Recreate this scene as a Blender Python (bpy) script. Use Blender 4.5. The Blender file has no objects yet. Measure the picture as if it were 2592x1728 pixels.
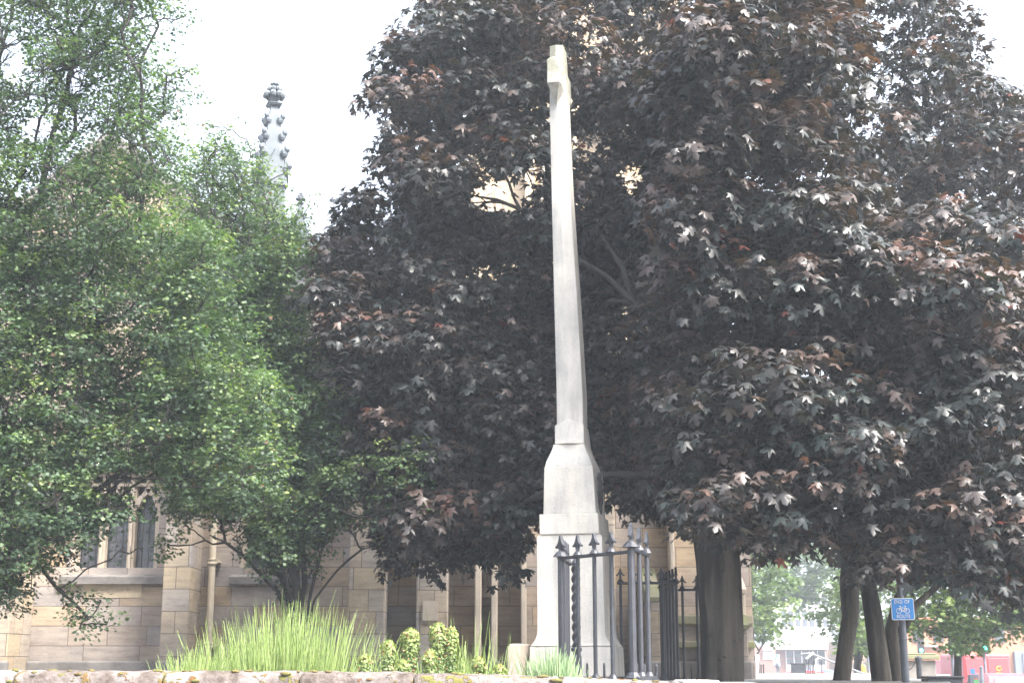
import bpy, math, random
import numpy as np
from mathutils import Vector
random.seed(7); RNG = np.random.default_rng(11)
C = bpy.context.scene.collection
# ------------------------------------------------------------------ camera
F = 3600.0; PITCH = math.atan(0.23); EYE = 1.6
cd = bpy.data.cameras.new('camera'); cd.sensor_width = 36; cd.lens = 50; cd.clip_start = 0.1; cd.clip_end = 3000
cam = bpy.data.objects.new('camera', cd); C.objects.link(cam)
cam.location = (0, 0, EYE); cam.rotation_euler = (math.pi/2 + PITCH, 0, 0)
bpy.context.scene.camera = cam
# ------------------------------------------------------------------ world, sun, exposure
SUN_EL = math.radians(52); SUN_AZ = math.radians(132)     # azimuth clockwise from +Y: the sun stands right of and behind the camera
w = bpy.data.worlds.new('World'); bpy.context.scene.world = w; w.use_nodes = True
nt = w.node_tree; nt.nodes.clear()
sky = nt.nodes.new('ShaderNodeTexSky'); sky.sky_type = 'NISHITA'; sky.sun_disc = False
sky.sun_elevation = SUN_EL; sky.sun_rotation = SUN_AZ; sky.dust_density = 5; sky.air_density = 1.0
hs = nt.nodes.new('ShaderNodeHueSaturation'); hs.inputs['Saturation'].default_value = 0.5; hs.inputs['Value'].default_value = 1.0
bg = nt.nodes.new('ShaderNodeBackground'); bg.inputs['Strength'].default_value = 0.15
wo = nt.nodes.new('ShaderNodeOutputWorld')
nt.links.new(sky.outputs[0], hs.inputs['Color']); nt.links.new(hs.outputs[0], bg.inputs[0]); nt.links.new(bg.outputs[0], wo.inputs[0])
sd = bpy.data.lights.new('sun', 'SUN'); sd.energy = 2.5; sd.angle = math.radians(22); sd.color = (1, .95, .88)
sun = bpy.data.objects.new('sun', sd); C.objects.link(sun)
sv = Vector((math.sin(SUN_AZ)*math.cos(SUN_EL), math.cos(SUN_AZ)*math.cos(SUN_EL), math.sin(SUN_EL)))
sun.rotation_euler = sv.to_track_quat('Z', 'Y').to_euler(); sun.location = (20, -20, 40)
vs = bpy.context.scene.view_settings
vs.view_transform = 'Standard'; vs.look = 'None'; vs.exposure = 2.38; vs.gamma = 1; vs.use_curve_mapping = False
bpy.context.scene.cycles.max_bounces = 6
bpy.context.scene.cycles.transparent_max_bounces = 6

# ------------------------------------------------------------------ helpers
cp, sp = math.cos(PITCH), math.sin(PITCH)
def W(px, py, Y):
    u = (px-1296)/F; v = (864-py)/F
    t = Y/(cp - v*sp)
    return Vector((u*t, Y, EYE + (sp + v*cp)*t))
def xw(px, Y, py=1600): return W(px, py, Y).x
def zw(py, Y): return W(1296, py, Y).z
def proj(P):                                # P (N,3) -> px, py
    X = P[:, 0]; Y = P[:, 1]; Z = P[:, 2]-EYE
    d = Y*cp + Z*sp; u = -Y*sp + Z*cp
    return 1296 + F*X/d, 864 - F*u/d

class MB:
    def __init__(s): s.v = []; s.f = []; s.sm = False
    def add(s, vs_, fs):
        n = len(s.v); s.v += [tuple(p) for p in vs_]; s.f += [tuple(i+n for i in f) for f in fs]
    def box(s, x0, x1, y0, y1, z0, z1, M=None):
        p = [(x0,y0,z0),(x1,y0,z0),(x1,y1,z0),(x0,y1,z0),(x0,y0,z1),(x1,y0,z1),(x1,y1,z1),(x0,y1,z1)]
        if M: p = [M(q) for q in p]
        s.add(p, [(3,2,1,0),(4,5,6,7),(0,1,5,4),(1,2,6,5),(2,3,7,6),(3,0,4,7)]); return s
    def prism(s, pts, y0, y1):              # outline in x,z extruded along y
        n = len(pts)
        s.add([(a, y0, b) for a, b in pts] + [(a, y1, b) for a, b in pts],
              [tuple(range(n)), tuple(range(2*n-1, n-1, -1))] + [(i+n, (i+1) % n+n, (i+1) % n, i) for i in range(n)]); return s
    def prismM(s, pts, y0, y1, M):
        n0 = len(s.v); s.prism(pts, y0, y1)
        s.v[n0:] = [tuple(M(Vector(p))) for p in s.v[n0:]]; return s
    def loft(s, rings, cap=True):
        n = len(rings[0]); b = len(s.v)
        for r in rings: s.v += [tuple(p) for p in r]
        for k in range(len(rings)-1):
            for i in range(n):
                j = (i+1) % n; s.f.append((b+k*n+i, b+k*n+j, b+(k+1)*n+j, b+(k+1)*n+i))
        if cap:
            s.f.append(tuple(b+i for i in reversed(range(n)))); s.f.append(tuple(b+(len(rings)-1)*n+i for i in range(n)))
        return s
    def tube(s, pts, rad, seg=8, cap=True):
        pts = [Vector(p) for p in pts]; rings = []
        if not hasattr(rad, '__len__'): rad = [rad]*len(pts)
        up = Vector((0, 0, 1)); d0 = (pts[1]-pts[0]).normalized()
        if abs(d0.z) > .9: up = Vector((0, 1, 0))
        a = d0.cross(up).normalized()
        for i, p in enumerate(pts):
            d = (pts[min(i+1, len(pts)-1)]-pts[max(i-1, 0)]).normalized()
            a = (a - d*a.dot(d)).normalized(); b = d.cross(a)
            rings.append([p + (a*math.cos(2*math.pi*k/seg) + b*math.sin(2*math.pi*k/seg))*rad[i] for k in range(seg)])
        return s.loft(rings, cap)
    def lathe(s, prof, c=(0, 0, 0), seg=16):
        c = Vector(c)
        return s.loft([[c + Vector((r*math.cos(2*math.pi*k/seg), r*math.sin(2*math.pi*k/seg), z)) for k in range(seg)] for r, z in prof])
    def sphere(s, c, r, seg=8, rings=6, sc=(1, 1, 1)):
        c = Vector(c)
        return s.loft([[c + Vector((r*sc[0]*math.sin(t)*math.cos(2*math.pi*k/seg), r*sc[1]*math.sin(t)*math.sin(2*math.pi*k/seg), -r*sc[2]*math.cos(t))) for k in range(seg)]
                       for t in [math.pi*(i+.15)/(rings+.3) for i in range(rings+1)]])
    def build(s, name, m, parent=None, smooth=False, bevel=0):
        me = bpy.data.meshes.new(name); me.from_pydata(s.v, [], s.f); me.update()
        import bmesh
        bm = bmesh.new(); bm.from_mesh(me); bmesh.ops.recalc_face_normals(bm, faces=bm.faces); bm.to_mesh(me); bm.free()
        if smooth: me.polygons.foreach_set('use_smooth', [True]*len(me.polygons))
        o = bpy.data.objects.new(name, me); C.objects.link(o); me.materials.append(m)
        if parent: o.parent = parent
        if bevel:
            b = o.modifiers.new('bevel', 'BEVEL'); b.width = bevel; b.segments = 2; b.limit_method = 'ANGLE'
        return o
def tag(o, label=None, cat=None, group=None, kind=None):
    if label: o['label'] = label
    if cat: o['category'] = cat
    if group: o['group'] = group
    if kind: o['kind'] = kind
    return o
def thing(name, label, cat, loc=(0, 0, 0), group=None, rz=0):
    o = bpy.data.objects.new(name, None); C.objects.link(o); o.location = loc; o.rotation_euler = (0, 0, rz); o.empty_display_size = .2
    return tag(o, label, cat, group)
def inv(o):                                 # children keep world coordinates
    o.matrix_parent_inverse = o.parent.matrix_world.inverted() if False else o.matrix_parent_inverse
def root_at(root, P):                       # builds children in world coordinates under a root at P
    root.location = P
    for ch in root.children: ch.location = Vector(ch.location) - Vector(P)
    return root
def copy_tree(o, parent=None):
    c = o.copy(); C.objects.link(c)
    if parent: c.parent = parent
    for ch in list(o.children): copy_tree(ch, c)
    return c
def arch(x0, x1, z0, zs, zt, n=6):          # pointed arch outline, counter-clockwise
    xm = (x0+x1)/2; pts = [(x0, z0), (x1, z0)]
    for i in range(n+1):
        t = i/n; pts.append((x1-(x1-xm)*(1-math.cos(t*math.pi/2)) if 0 else xm+(x1-xm)*math.cos(t*math.pi/2)**.8, zs+(zt-zs)*math.sin(t*math.pi/2)))
    for i in range(1, n+1):
        t = 1-i/n; pts.append((xm-(xm-x0)*math.cos(t*math.pi/2)**.8, zs+(zt-zs)*math.sin(t*math.pi/2)))
    return pts

# ------------------------------------------------------------------ materials
def newmat(name):
    m = bpy.data.materials.new(name); m.use_nodes = True
    return m, m.node_tree, m.node_tree.nodes['Principled BSDF']
def ramp(nt, stops, interp='LINEAR'):
    r = nt.nodes.new('ShaderNodeValToRGB'); r.color_ramp.interpolation = interp
    e = r.color_ramp.elements
    while len(e) < len(stops): e.new(.5)
    for i, (p, c) in enumerate(stops): e[i].position = p; e[i].color = (*c, 1)
    return r
def noise(nt, vec, scale, detail=6, rough=.6):
    n = nt.nodes.new('ShaderNodeTexNoise'); n.inputs['Scale'].default_value = scale; n.inputs['Detail'].default_value = detail; n.inputs['Roughness'].default_value = rough
    if vec: nt.links.new(vec, n.inputs['Vector'])
    return n
def mixc(nt, a, b, fac, mode='MIX'):
    m = nt.nodes.new('ShaderNodeMix'); m.data_type = 'RGBA'; m.blend_type = mode
    for s, v in ((0, fac), (6, a), (7, b)):
        if hasattr(v, 'is_output'): nt.links.new(v, m.inputs[s])
        elif isinstance(v, tuple): m.inputs[s].default_value = (*v, 1)
        else: m.inputs[s].default_value = v
    return m.outputs[2]
def bump(nt, p, h, strength=.3, dist=.01, base=None):
    b = nt.nodes.new('ShaderNodeBump'); b.inputs['Strength'].default_value = strength; b.inputs['Distance'].default_value = dist
    nt.links.new(h, b.inputs['Height'])
    if base: nt.links.new(base, b.inputs['Normal'])
    nt.links.new(b.outputs[0], p.inputs['Normal']); return b.outputs[0]
def mat(name, col, rough=.7, var=.25, scale=6, metal=0, bmp=.15, col2=None, spec=.5):
    m, nt, p = newmat(name)
    tc = nt.nodes.new('ShaderNodeTexCoord')
    n = noise(nt, tc.outputs['Object'], scale)
    c2 = col2 or tuple(c*(1-var) for c in col)
    r = ramp(nt, [(.35, c2), (.65, col)]); nt.links.new(n.outputs[0], r.inputs[0])
    nt.links.new(r.outputs[0], p.inputs['Base Color'])
    p.inputs['Roughness'].default_value = rough; p.inputs['Metallic'].default_value = metal; p.inputs['Specular IOR Level'].default_value = spec
    if bmp:
        n2 = noise(nt, tc.outputs['Object'], scale*8); bump(nt, p, n2.outputs[0], bmp, .01)
    return m
def ashlar(name, stops, bw=.85, bh=.33, mortar=.007, mcol=(.15, .125, .105), grime=.75):
    m, nt, p = newmat(name); L = nt.links.new
    tc = nt.nodes.new('ShaderNodeTexCoord'); sx = nt.nodes.new('ShaderNodeSeparateXYZ'); L(tc.outputs['Object'], sx.inputs[0])
    ad = nt.nodes.new('ShaderNodeMath'); ad.operation = 'ADD'; L(sx.outputs[0], ad.inputs[0]); L(sx.outputs[1], ad.inputs[1])
    cb = nt.nodes.new('ShaderNodeCombineXYZ'); L(ad.outputs[0], cb.inputs[0]); L(sx.outputs[2], cb.inputs[1])
    br = nt.nodes.new('ShaderNodeTexBrick'); L(cb.outputs[0], br.inputs['Vector'])
    br.inputs['Scale'].default_value = 1; br.inputs['Brick Width'].default_value = bw; br.inputs['Row Height'].default_value = bh
    br.inputs['Mortar Size'].default_value = mortar; br.inputs['Mortar Smooth'].default_value = .3
    br.inputs['Color1'].default_value = (0, 0, 0, 1); br.inputs['Color2'].default_value = (1, 1, 1, 1); br.inputs['Mortar'].default_value = (.5, .5, .5, 1)
    br.offset = .41; br.squash = .7; br.squash_frequency = 3
    r = ramp(nt, stops); L(br.outputs['Color'], r.inputs[0])
    # bedding bands inside each stone, shifted per stone
    mp = nt.nodes.new('ShaderNodeMapping'); mp.inputs['Scale'].default_value = (1.5, 1.5, 9); L(tc.outputs['Object'], mp.inputs[0]); L(br.outputs['Color'], mp.inputs['Location'])
    n1 = noise(nt, mp.outputs[0], 1.6, 8, .65); r1 = ramp(nt, [(.3, (.62, .6, .6)), (.5, (.92, .9, .88)), (.72, (1.12, 1.08, 1.02))]); L(n1.outputs[0], r1.inputs[0])
    c = mixc(nt, r.outputs[0], r1.outputs[0], .8, 'MULTIPLY')
    n2 = noise(nt, tc.outputs['Object'], .7, 5, .6); r2 = ramp(nt, [(.38, (.55, .55, .57)), (.58, (1, 1, 1))]); L(n2.outputs[0], r2.inputs[0])
    c = mixc(nt, c, r2.outputs[0], grime, 'MULTIPLY')
    c = mixc(nt, c, mcol, br.outputs['Fac'])
    L(c, p.inputs['Base Color']); p.inputs['Roughness'].default_value = .9; p.inputs['Specular IOR Level'].default_value = .2
    iv = nt.nodes.new('ShaderNodeMath'); iv.operation = 'SUBTRACT'; iv.inputs[0].default_value = 1; L(br.outputs['Fac'], iv.inputs[1])
    b1 = bump(nt, p, iv.outputs[0], .6, .012); n3 = noise(nt, tc.outputs['Object'], 18, 6); bump(nt, p, n3.outputs[0], .35, .02, b1)
    return m
def leafmat(name, stops, trans=.35, rough=.42, tcol=None, spec=.5):
    m, nt, p = newmat(name); L = nt.links.new
    at = nt.nodes.new('ShaderNodeAttribute'); at.attribute_name = 'tint'
    r = ramp(nt, stops); L(at.outputs['Fac'], r.inputs[0])
    tc = nt.nodes.new('ShaderNodeTexCoord'); n = noise(nt, tc.outputs['Object'], 40, 3)
    rr = ramp(nt, [(.3, (.75, .75, .75)), (.7, (1.2, 1.2, 1.2))]); L(n.outputs[0], rr.inputs[0])
    c = mixc(nt, r.outputs[0], rr.outputs[0], .8, 'MULTIPLY')
    L(c, p.inputs['Base Color']); p.inputs['Roughness'].default_value = rough; p.inputs['Specular IOR Level'].default_value = spec
    t = nt.nodes.new('ShaderNodeBsdfTranslucent')
    tm = mixc(nt, c, tcol or (1.3, 1.5, .5), 1.0, 'MULTIPLY'); L(tm, t.inputs[0])
    mx = nt.nodes.new('ShaderNodeMixShader'); mx.inputs[0].default_value = trans
    L(p.outputs[0], mx.inputs[1]); L(t.outputs[0], mx.inputs[2]); L(mx.outputs[0], nt.nodes['Material Output'].inputs[0])
    return m
def glow(name, col, st):
    m, nt, p = newmat(name); p.inputs['Base Color'].default_value = (*col, 1); p.inputs['Emission Color'].default_value = (*col, 1); p.inputs['Emission Strength'].default_value = st
    return m
sand = ashlar('church_sandstone', [(0, (.33, .265, .21)), (.2, (.38, .34, .31)), (.4, (.45, .375, .30)), (.55, (.34, .32, .31)), (.7, (.43, .38, .34)), (.85, (.45, .35, .23)), (1, (.41, .375, .355))], bw=.95)
sand2 = ashlar('buttress_sandstone', [(0, (.43, .35, .25)), (.4, (.42, .38, .34)), (.7, (.47, .39, .28)), (1, (.38, .355, .34))], bw=.62, bh=.36)
towerst = ashlar('tower_sandstone', [(0, (.52, .42, .30)), (.5, (.55, .45, .33)), (1, (.60, .47, .30))], bw=1.1, bh=.45, mcol=(.3, .25, .2), grime=.25)
dress = mat('dressed_stone', (.50, .43, .35), .9, .2, 3, bmp=.3)
dark_dress = mat('weathered_stone', (.24, .225, .21), .95, .5, 2.5, bmp=.5, col2=(.13, .12, .115))
mossy = mat('mossy_stone', (.15, .165, .075), .95, .3, 3, bmp=.5, col2=(.20, .18, .14))
pinst = mat('pinnacle_stone', (.15, .165, .19), .9, .3, 4, bmp=.4, col2=(.10, .12, .13))  # dark and bluish: the backlit look is put into the stone colour
slate = mat('roof_slate', (.16, .15, .15), .6, .3, 4)
iron = mat('black_painted_iron', (.034, .037, .047), .42, .35, 14, bmp=.35)
lead = mat('leaded_glass', (.10, .105, .12), .15, .6, 3, bmp=.3)
leadbar = mat('lead_bars', (.05, .05, .055), .5)
pipe_m = mat('cream_pipe_paint', (.62, .55, .43), .5, .15, 5)
def barkmat(name, c1, c2):
    m, nt, p = newmat(name); L = nt.links.new; tc = nt.nodes.new('ShaderNodeTexCoord')
    mp = nt.nodes.new('ShaderNodeMapping'); mp.inputs['Scale'].default_value = (7, 7, .8); L(tc.outputs['Object'], mp.inputs[0])
    n1 = noise(nt, mp.outputs[0], 1, 8, .65); r1 = ramp(nt, [(.36, c2), (.62, c1)]); L(n1.outputs[0], r1.inputs[0])
    mp2 = nt.nodes.new('ShaderNodeMapping'); mp2.inputs['Scale'].default_value = (3, 3, .5); L(tc.outputs['Object'], mp2.inputs[0])
    n2 = noise(nt, mp2.outputs[0], 1, 4, .6); r2 = ramp(nt, [(.42, (.28, .27, .26)), (.54, (1, 1, 1))]); L(n2.outputs[0], r2.inputs[0])
    c = mixc(nt, r1.outputs[0], r2.outputs[0], .9, 'MULTIPLY')
    n3 = noise(nt, tc.outputs['Object'], 9, 3); r3 = ramp(nt, [(.33, (.3, .28, .26)), (.38, (1, 1, 1))]); L(n3.outputs[0], r3.inputs[0]); c = mixc(nt, c, r3.outputs[0], .8, 'MULTIPLY')
    L(c, p.inputs['Base Color']); p.inputs['Roughness'].default_value = .95; p.inputs['Specular IOR Level'].default_value = .2
    b = bump(nt, p, n1.outputs[0], .9, .03); n4 = noise(nt, tc.outputs['Object'], 40, 6); bump(nt, p, n4.outputs[0], .5, .01, b); return m
bark = barkmat('grey_brown_bark', (.105, .092, .076), (.045, .040, .035))
twigm = mat('dark_twig_bark', (.036, .033, .030), .9, .3, 9)
soil = mat('soil', (.09, .07, .05), .95)
asphalt = mat('asphalt', (.07, .07, .072), .85, .3, 3)
paving = mat('churchyard_paving', (.30, .29, .27), .9, .2, 1.5)

# monument limestone: pale, grey weather streaks
def limestone():
    m, nt, p = newmat('pale_limestone'); L = nt.links.new
    tc = nt.nodes.new('ShaderNodeTexCoord')
    mp = nt.nodes.new('ShaderNodeMapping'); mp.inputs['Scale'].default_value = (5, 5, .7); L(tc.outputs['Object'], mp.inputs[0])
    n1 = noise(nt, mp.outputs[0], 1.2, 6, .6); r1 = ramp(nt, [(.35, (.41, .395, .37)), (.5, (.53, .505, .465)), (.65, (.61, .57, .50))]); L(n1.outputs[0], r1.inputs[0])
    n2 = noise(nt, tc.outputs['Object'], 2.3, 5); r2 = ramp(nt, [(.38, (.60, .61, .64)), (.6, (1, 1, 1))]); L(n2.outputs[0], r2.inputs[0])
    c = mixc(nt, r1.outputs[0], r2.outputs[0], .5, 'MULTIPLY')
    n3 = noise(nt, tc.outputs['Object'], 60, 3); r3 = ramp(nt, [(.28, (.55, .53, .5)), (.4, (1, 1, 1))]); L(n3.outputs[0], r3.inputs[0])
    c = mixc(nt, c, r3.outputs[0], .6, 'MULTIPLY')
    # lichen near the top
    sx = nt.nodes.new('ShaderNodeSeparateXYZ'); L(tc.outputs['Object'], sx.inputs[0])
    mr = nt.nodes.new('ShaderNodeMapRange'); mr.inputs[1].default_value = 7.55; mr.inputs[2].default_value = 8.5; L(sx.outputs[2], mr.inputs[0])
    n4 = noise(nt, tc.outputs['Object'], 9, 6); mu = nt.nodes.new('ShaderNodeMath'); mu.operation = 'MULTIPLY'; L(mr.outputs[0], mu.inputs[0]); L(n4.outputs[0], mu.inputs[1])
    r4 = ramp(nt, [(.12, (0, 0, 0)), (.42, (1, 1, 1))]); L(mu.outputs[0], r4.inputs[0])
    c = mixc(nt, c, (.21, .21, .165), r4.outputs[0])
    L(c, p.inputs['Base Color']); p.inputs['Roughness'].default_value = .85; p.inputs['Specular IOR Level'].default_value = .25
    n5 = noise(nt, tc.outputs['Object'], 45, 6); bump(nt, p, n5.outputs[0], .5, .012)
    return m
lime = limestone()

# ------------------------------------------------------------------ ground (street sheet rising far off, raised churchyard)
def gz(x, y):
    t = min(max((y-105)/35, 0), 1); return .93*t*t*(3-2*t)
g = MB(); xs = [-1200, -300, -100, -60, -30, 0, 15, 30, 45, 60, 100, 300, 1200]; ys = [-300, -40, 0, 10, 30, 60, 90, 105, 112, 119, 126, 133, 140, 170, 250, 500, 1500]
gv = [(x, y, gz(x, y)) for y in ys for x in xs]; nx = len(xs)
g.add(gv, [(j*nx+i, j*nx+i+1, (j+1)*nx+i+1, (j+1)*nx+i) for j in range(len(ys)-1) for i in range(nx-1)])
tag(g.build('ground', asphalt), kind='structure')
YF = 10.0                                   # front of the retaining wall
YG = 1.44
g = MB()
yard = [(-45, YF+.55), (.30*(YF+.55), YF+.55), (.30*46, 46), (.30*46, 60), (-45, 60)]
n = len(yard)
g.add([(a, b, YG) for a, b in yard] + [(a, b, -.1) for a, b in yard], [tuple(range(n))] + [(i, (i+1) % n, (i+1) % n+n, i+n) for i in range(n)])
tag(g.build('churchyard_ground', paving), kind='structure')
g = MB(); g.add([(-30, YF+.5, YG+.03), (1.5, YF+.5, YG+.03), (1.5, 15, YG+.03), (-2, 23.9, YG+.03), (-30, 23.9, YG+.03)], [(0, 1, 2, 3, 4)])
tag(g.build('flower_bed_soil', soil), kind='structure')

# retaining wall: rough rounded coping stones with moss
def wall_top(x):                            # height of the coping along the wall
    px = 1296 + x/YF*F
    return EYE - YF*(np.interp(px, [-800, 0, 1000, 1500, 1650, 2000, 2592, 3200], [0, 3, 7, 22, 30, 31, 44, 60]))/F
def wallstone():
    m, nt, p = newmat('rough_wall_stone'); L = nt.links.new
    tc = nt.nodes.new('ShaderNodeTexCoord')
    n1 = noise(nt, tc.outputs['Object'], 3.5, 10, .7); r1 = ramp(nt, [(.36, (.055, .042, .034)), (.47, (.13, .11, .10)), (.55, (.20, .185, .18)), (.66, (.27, .26, .26))]); L(n1.outputs[0], r1.inputs[0])
    n2 = noise(nt, tc.outputs['Object'], 7, 6, .6); r2 = ramp(nt, [(.57, (0, 0, 0)), (.60, (1, 1, 1))]); L(n2.outputs[0], r2.inputs[0])
    n3 = noise(nt, tc.outputs['Object'], 2.2, 3); r3 = ramp(nt, [(.4, (.13, .07, .03)), (.6, (.13, .13, .04))]); L(n3.outputs[0], r3.inputs[0])
    c = mixc(nt, r1.outputs[0], r3.outputs[0], r2.outputs[0])
    L(c, p.inputs['Base Color']); p.inputs['Roughness'].default_value = .95; p.inputs['Specular IOR Level'].default_value = .15
    b = bump(nt, p, n1.outputs[0], .8, .05); bump(nt, p, r2.outputs[0], .5, .03, b)
    return m
wst = wallstone()
wt = thing('retaining_wall', 'low rough stone retaining wall with moss along its coping in the foreground', 'wall', (0, YF, 0))
x = -7.0; k = 0
body = MB(); body.box(-12, 3.1, .06, .5, 0, 1.38); body.build('wall_face', sand, wt)
from mathutils import noise as mn
while x < 1.15:
    wd = random.uniform(.75, 1.25); x1 = min(x+wd, 1.16); m = MB()
    nxs = 40; prof = [(.04, 1.36), (-.03, 1.39), (-.05, 1.44), (-.045, 'a'), (-.02, 'b'), (.04, 'c'), (.15, 'd'), (.3, 'd'), (.45, 'c'), (.52, 'b'), (.53, 1.4)]
    rings = []
    for i in range(nxs+1):
        t = i/nxs; xx = x + .006 + (x1-x-.012)*t; top = wall_top(xx); ring = []
        e = min(t, 1-t)*(x1-x); rd = -.012*max(0, 1-e/.03)**2
        for (yy, z) in prof:
            zz = {'a': top-.055, 'b': top-.02, 'c': top-.005, 'd': top}.get(z, z) if isinstance(z, str) else z
            nn = mn.fractal(Vector((xx*5, yy*5, zz*5+k)), .7, 2, 5)*.016 if isinstance(z, str) else 0
            n2 = mn.noise(Vector((xx*14, yy*14, zz*9)))*.008 if isinstance(z, str) else 0
            ring.append((xx, yy - abs(nn)*.7 + n2, zz + nn*.5 + n2 + (rd if isinstance(z, str) else 0)))
        rings.append(ring)
    m.loft(rings); m.build('coping_stone', wst, wt, smooth=True); x = x1; k += 1
# moss cushions
mossm = mat('moss', (.12, .13, .035), .95, .5, 12, bmp=.8, col2=(.11, .06, .025))
m = MB()
for i in range(60):
    xx = random.uniform(-4.2, 1.1); r = random.uniform(.008, .026)
    yy = random.choice([random.uniform(-.05, -.02), random.uniform(0, .1)]); zz = wall_top(xx) - (random.uniform(.01, .10) if yy < 0 else .0)
    m.sphere((xx, yy, zz), r, 9, 5, (random.uniform(1, 2.2), .7, .55))
for i, q in enumerate(m.v): m.v[i] = tuple(Vector(q) + Vector((0, 0, mn.noise(Vector(q)*60)*.006)))
m.build('moss', mossm, wt, smooth=True)
# pale plinth under the railings at the right part
pl = thing('stone_plinth', 'pale flat stone plinth beneath the black railings, right of the mossy wall', 'plinth', (0, 0, 0))
whitest = mat('pale_plinth_stone', (.50, .48, .46), .85, .25, 4, bmp=.4)
m = MB(); m.box(1.17, xw(1812, 10.2, 1720), 10.0, 10.6, 1.3, EYE-27*10/F); m.build('plinth_block', whitest, pl, bevel=.012)
m = MB(); m.box(xw(1812, 10.2, 1720)+.01, xw(1905, 10.2, 1720), 10.02, 10.6, 1.3, EYE-33*10/F); m.build('plinth_block', whitest, pl, bevel=.012)
m = MB(); m.box(xw(1905, 10.2, 1720)+.01, 3.0, 10.04, 10.6, 1.3, EYE-35.5*10/F-.004); m.build('plinth_block', dark_dress, pl, bevel=.02)

# ------------------------------------------------------------------ monument (stone cross seen end-on)
YM = 15.4; TH = math.radians(-12); CT, ST = math.cos(TH), math.sin(TH)
mon = thing('memorial_cross', 'tall pale limestone memorial cross seen edge-on, on a stepped tapering pedestal behind railings', 'monument', (0, 0, 0))
def sect(py, xl, xm, xr, kind='rect', dd=None, ridge=0):
    """cross-section whose seen front spans xl..xm and side xm..xr"""
    Yc = YM; a = W(xl, py, Yc); b = W(xm, py, Yc); c = W(xr, py, Yc)
    wd = (b.x-a.x)/CT; d = dd if dd else (c.x-b.x)/abs(ST)*.98
    z = a.z
    # the front face centre sits so that the front-left corner projects at xl; rotate about that face centre
    fl = Vector((a.x, 0)); cx = a.x + (wd/2)*CT + (d/2)*(-ST)*1.0; cy = YM
    # move every section so its own centre is at depth YM: correct scale for nearer front face
    k = (YM - d/2*CT)/YM
    cx = (a.x*k) + (wd/2)*CT + (d/2)*(-ST)
    h = wd/2*k; e = d/2
    if ridge: loc = [(-h, -e), (0, -e-ridge), (h, -e), (h, e), (0, e+ridge), (-h, e)]
    else: loc = [(-h, -e), (h, -e), (h, e), (-h, e)]
    # rotation by TH about z
    return [Vector((cx + u*CT - v*ST, cy + u*ST + v*CT, z)) for u, v in loc], (cx, cy, z, h, e)
def subd(a, b, n):                          # eases a curve between two section parameter tuples
    return [tuple(p+(q-p)*i/n for p, q in zip(a, b)) for i in range(n+1)]
m = MB(); m.loft([sect(1712, 1336, 1546, 1594)[0], sect(1636, 1338, 1545, 1589)[0]])
m.build('plinth', lime, mon, bevel=.012)
fl = [sect(1635.5, 1340, 1543, 1588)[0]]
for t in (.15, .3, .45, .6, .75, .9, 1): fl.append(sect(1634-38*t, 1341+17*(1-(1-t)**2.2), 1543-15*(1-(1-t)**2.2), 1587-16*(1-(1-t)**2.2))[0])
fl += [sect(1368, 1357, 1521, 1556)[0], sect(1362, 1359, 1519, 1554)[0], sect(1359.5, 1363, 1516, 1551)[0]]
m = MB(); m.loft(fl); m.build('pedestal', lime, mon, bevel=.006)
m = MB(); m.loft([sect(1359, 1364.5, 1514, 1551)[0], sect(1308.5, 1363, 1511, 1549)[0]]); m.build('step_course', lime, mon, bevel=.01)
m = MB(); m.loft([sect(1308, 1374, 1507, 1540)[0], sect(1191, 1376, 1498, 1533)[0]]); m.build('die', lime, mon, bevel=.01)
sh = []
for t in (0, .06, .2, .4, .6, .8, 1):
    e = t*t*(3-2*t)*.75+t*.25
    sh.append(sect(1190.5-58*t, 1378+22*e, 1496-18*e, 1528-24*e)[0])
m = MB(); m.loft(sh); m.build('shoulder', lime, mon, bevel=.006)
m = MB()
cr = [sect(1132, 1404, 1477, 1503, ridge=.05)[0], sect(1082, 1404, 1476.5, 1493, ridge=.05)[0], sect(1079, 1409, 1475, 1490, ridge=.03)[0]]
for q in (1, 2):
    for j in (1, 4): cr[q][j].z += .062
m.loft(cr)
m.build('collar', lime, mon, bevel=.006)
m = MB(); secs = [(1131, 1409.5, 1474, 1496), (1069, 1409, 1475, 1490), (1000, 1408.5, 1474, 1488), (750, 1402, 1459.5, 1473), (500, 1396, 1443, 1457), (290, 1391.5, 1434, 1447.5), (160, 1390.5, 1427, 1440)]
m.loft([sect(*s, ridge=.045, dd=np.interp(s[0], [125, 1131], [.24, .32]))[0] for s in secs] + [sect(126, 1392, 1424, 1436, ridge=.0)[0] + [] if 0 else sect(126, 1391.5, 1425.5, 1437, ridge=.03, dd=.22)[0]])
m.build('shaft', lime, mon, bevel=.008)
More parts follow.
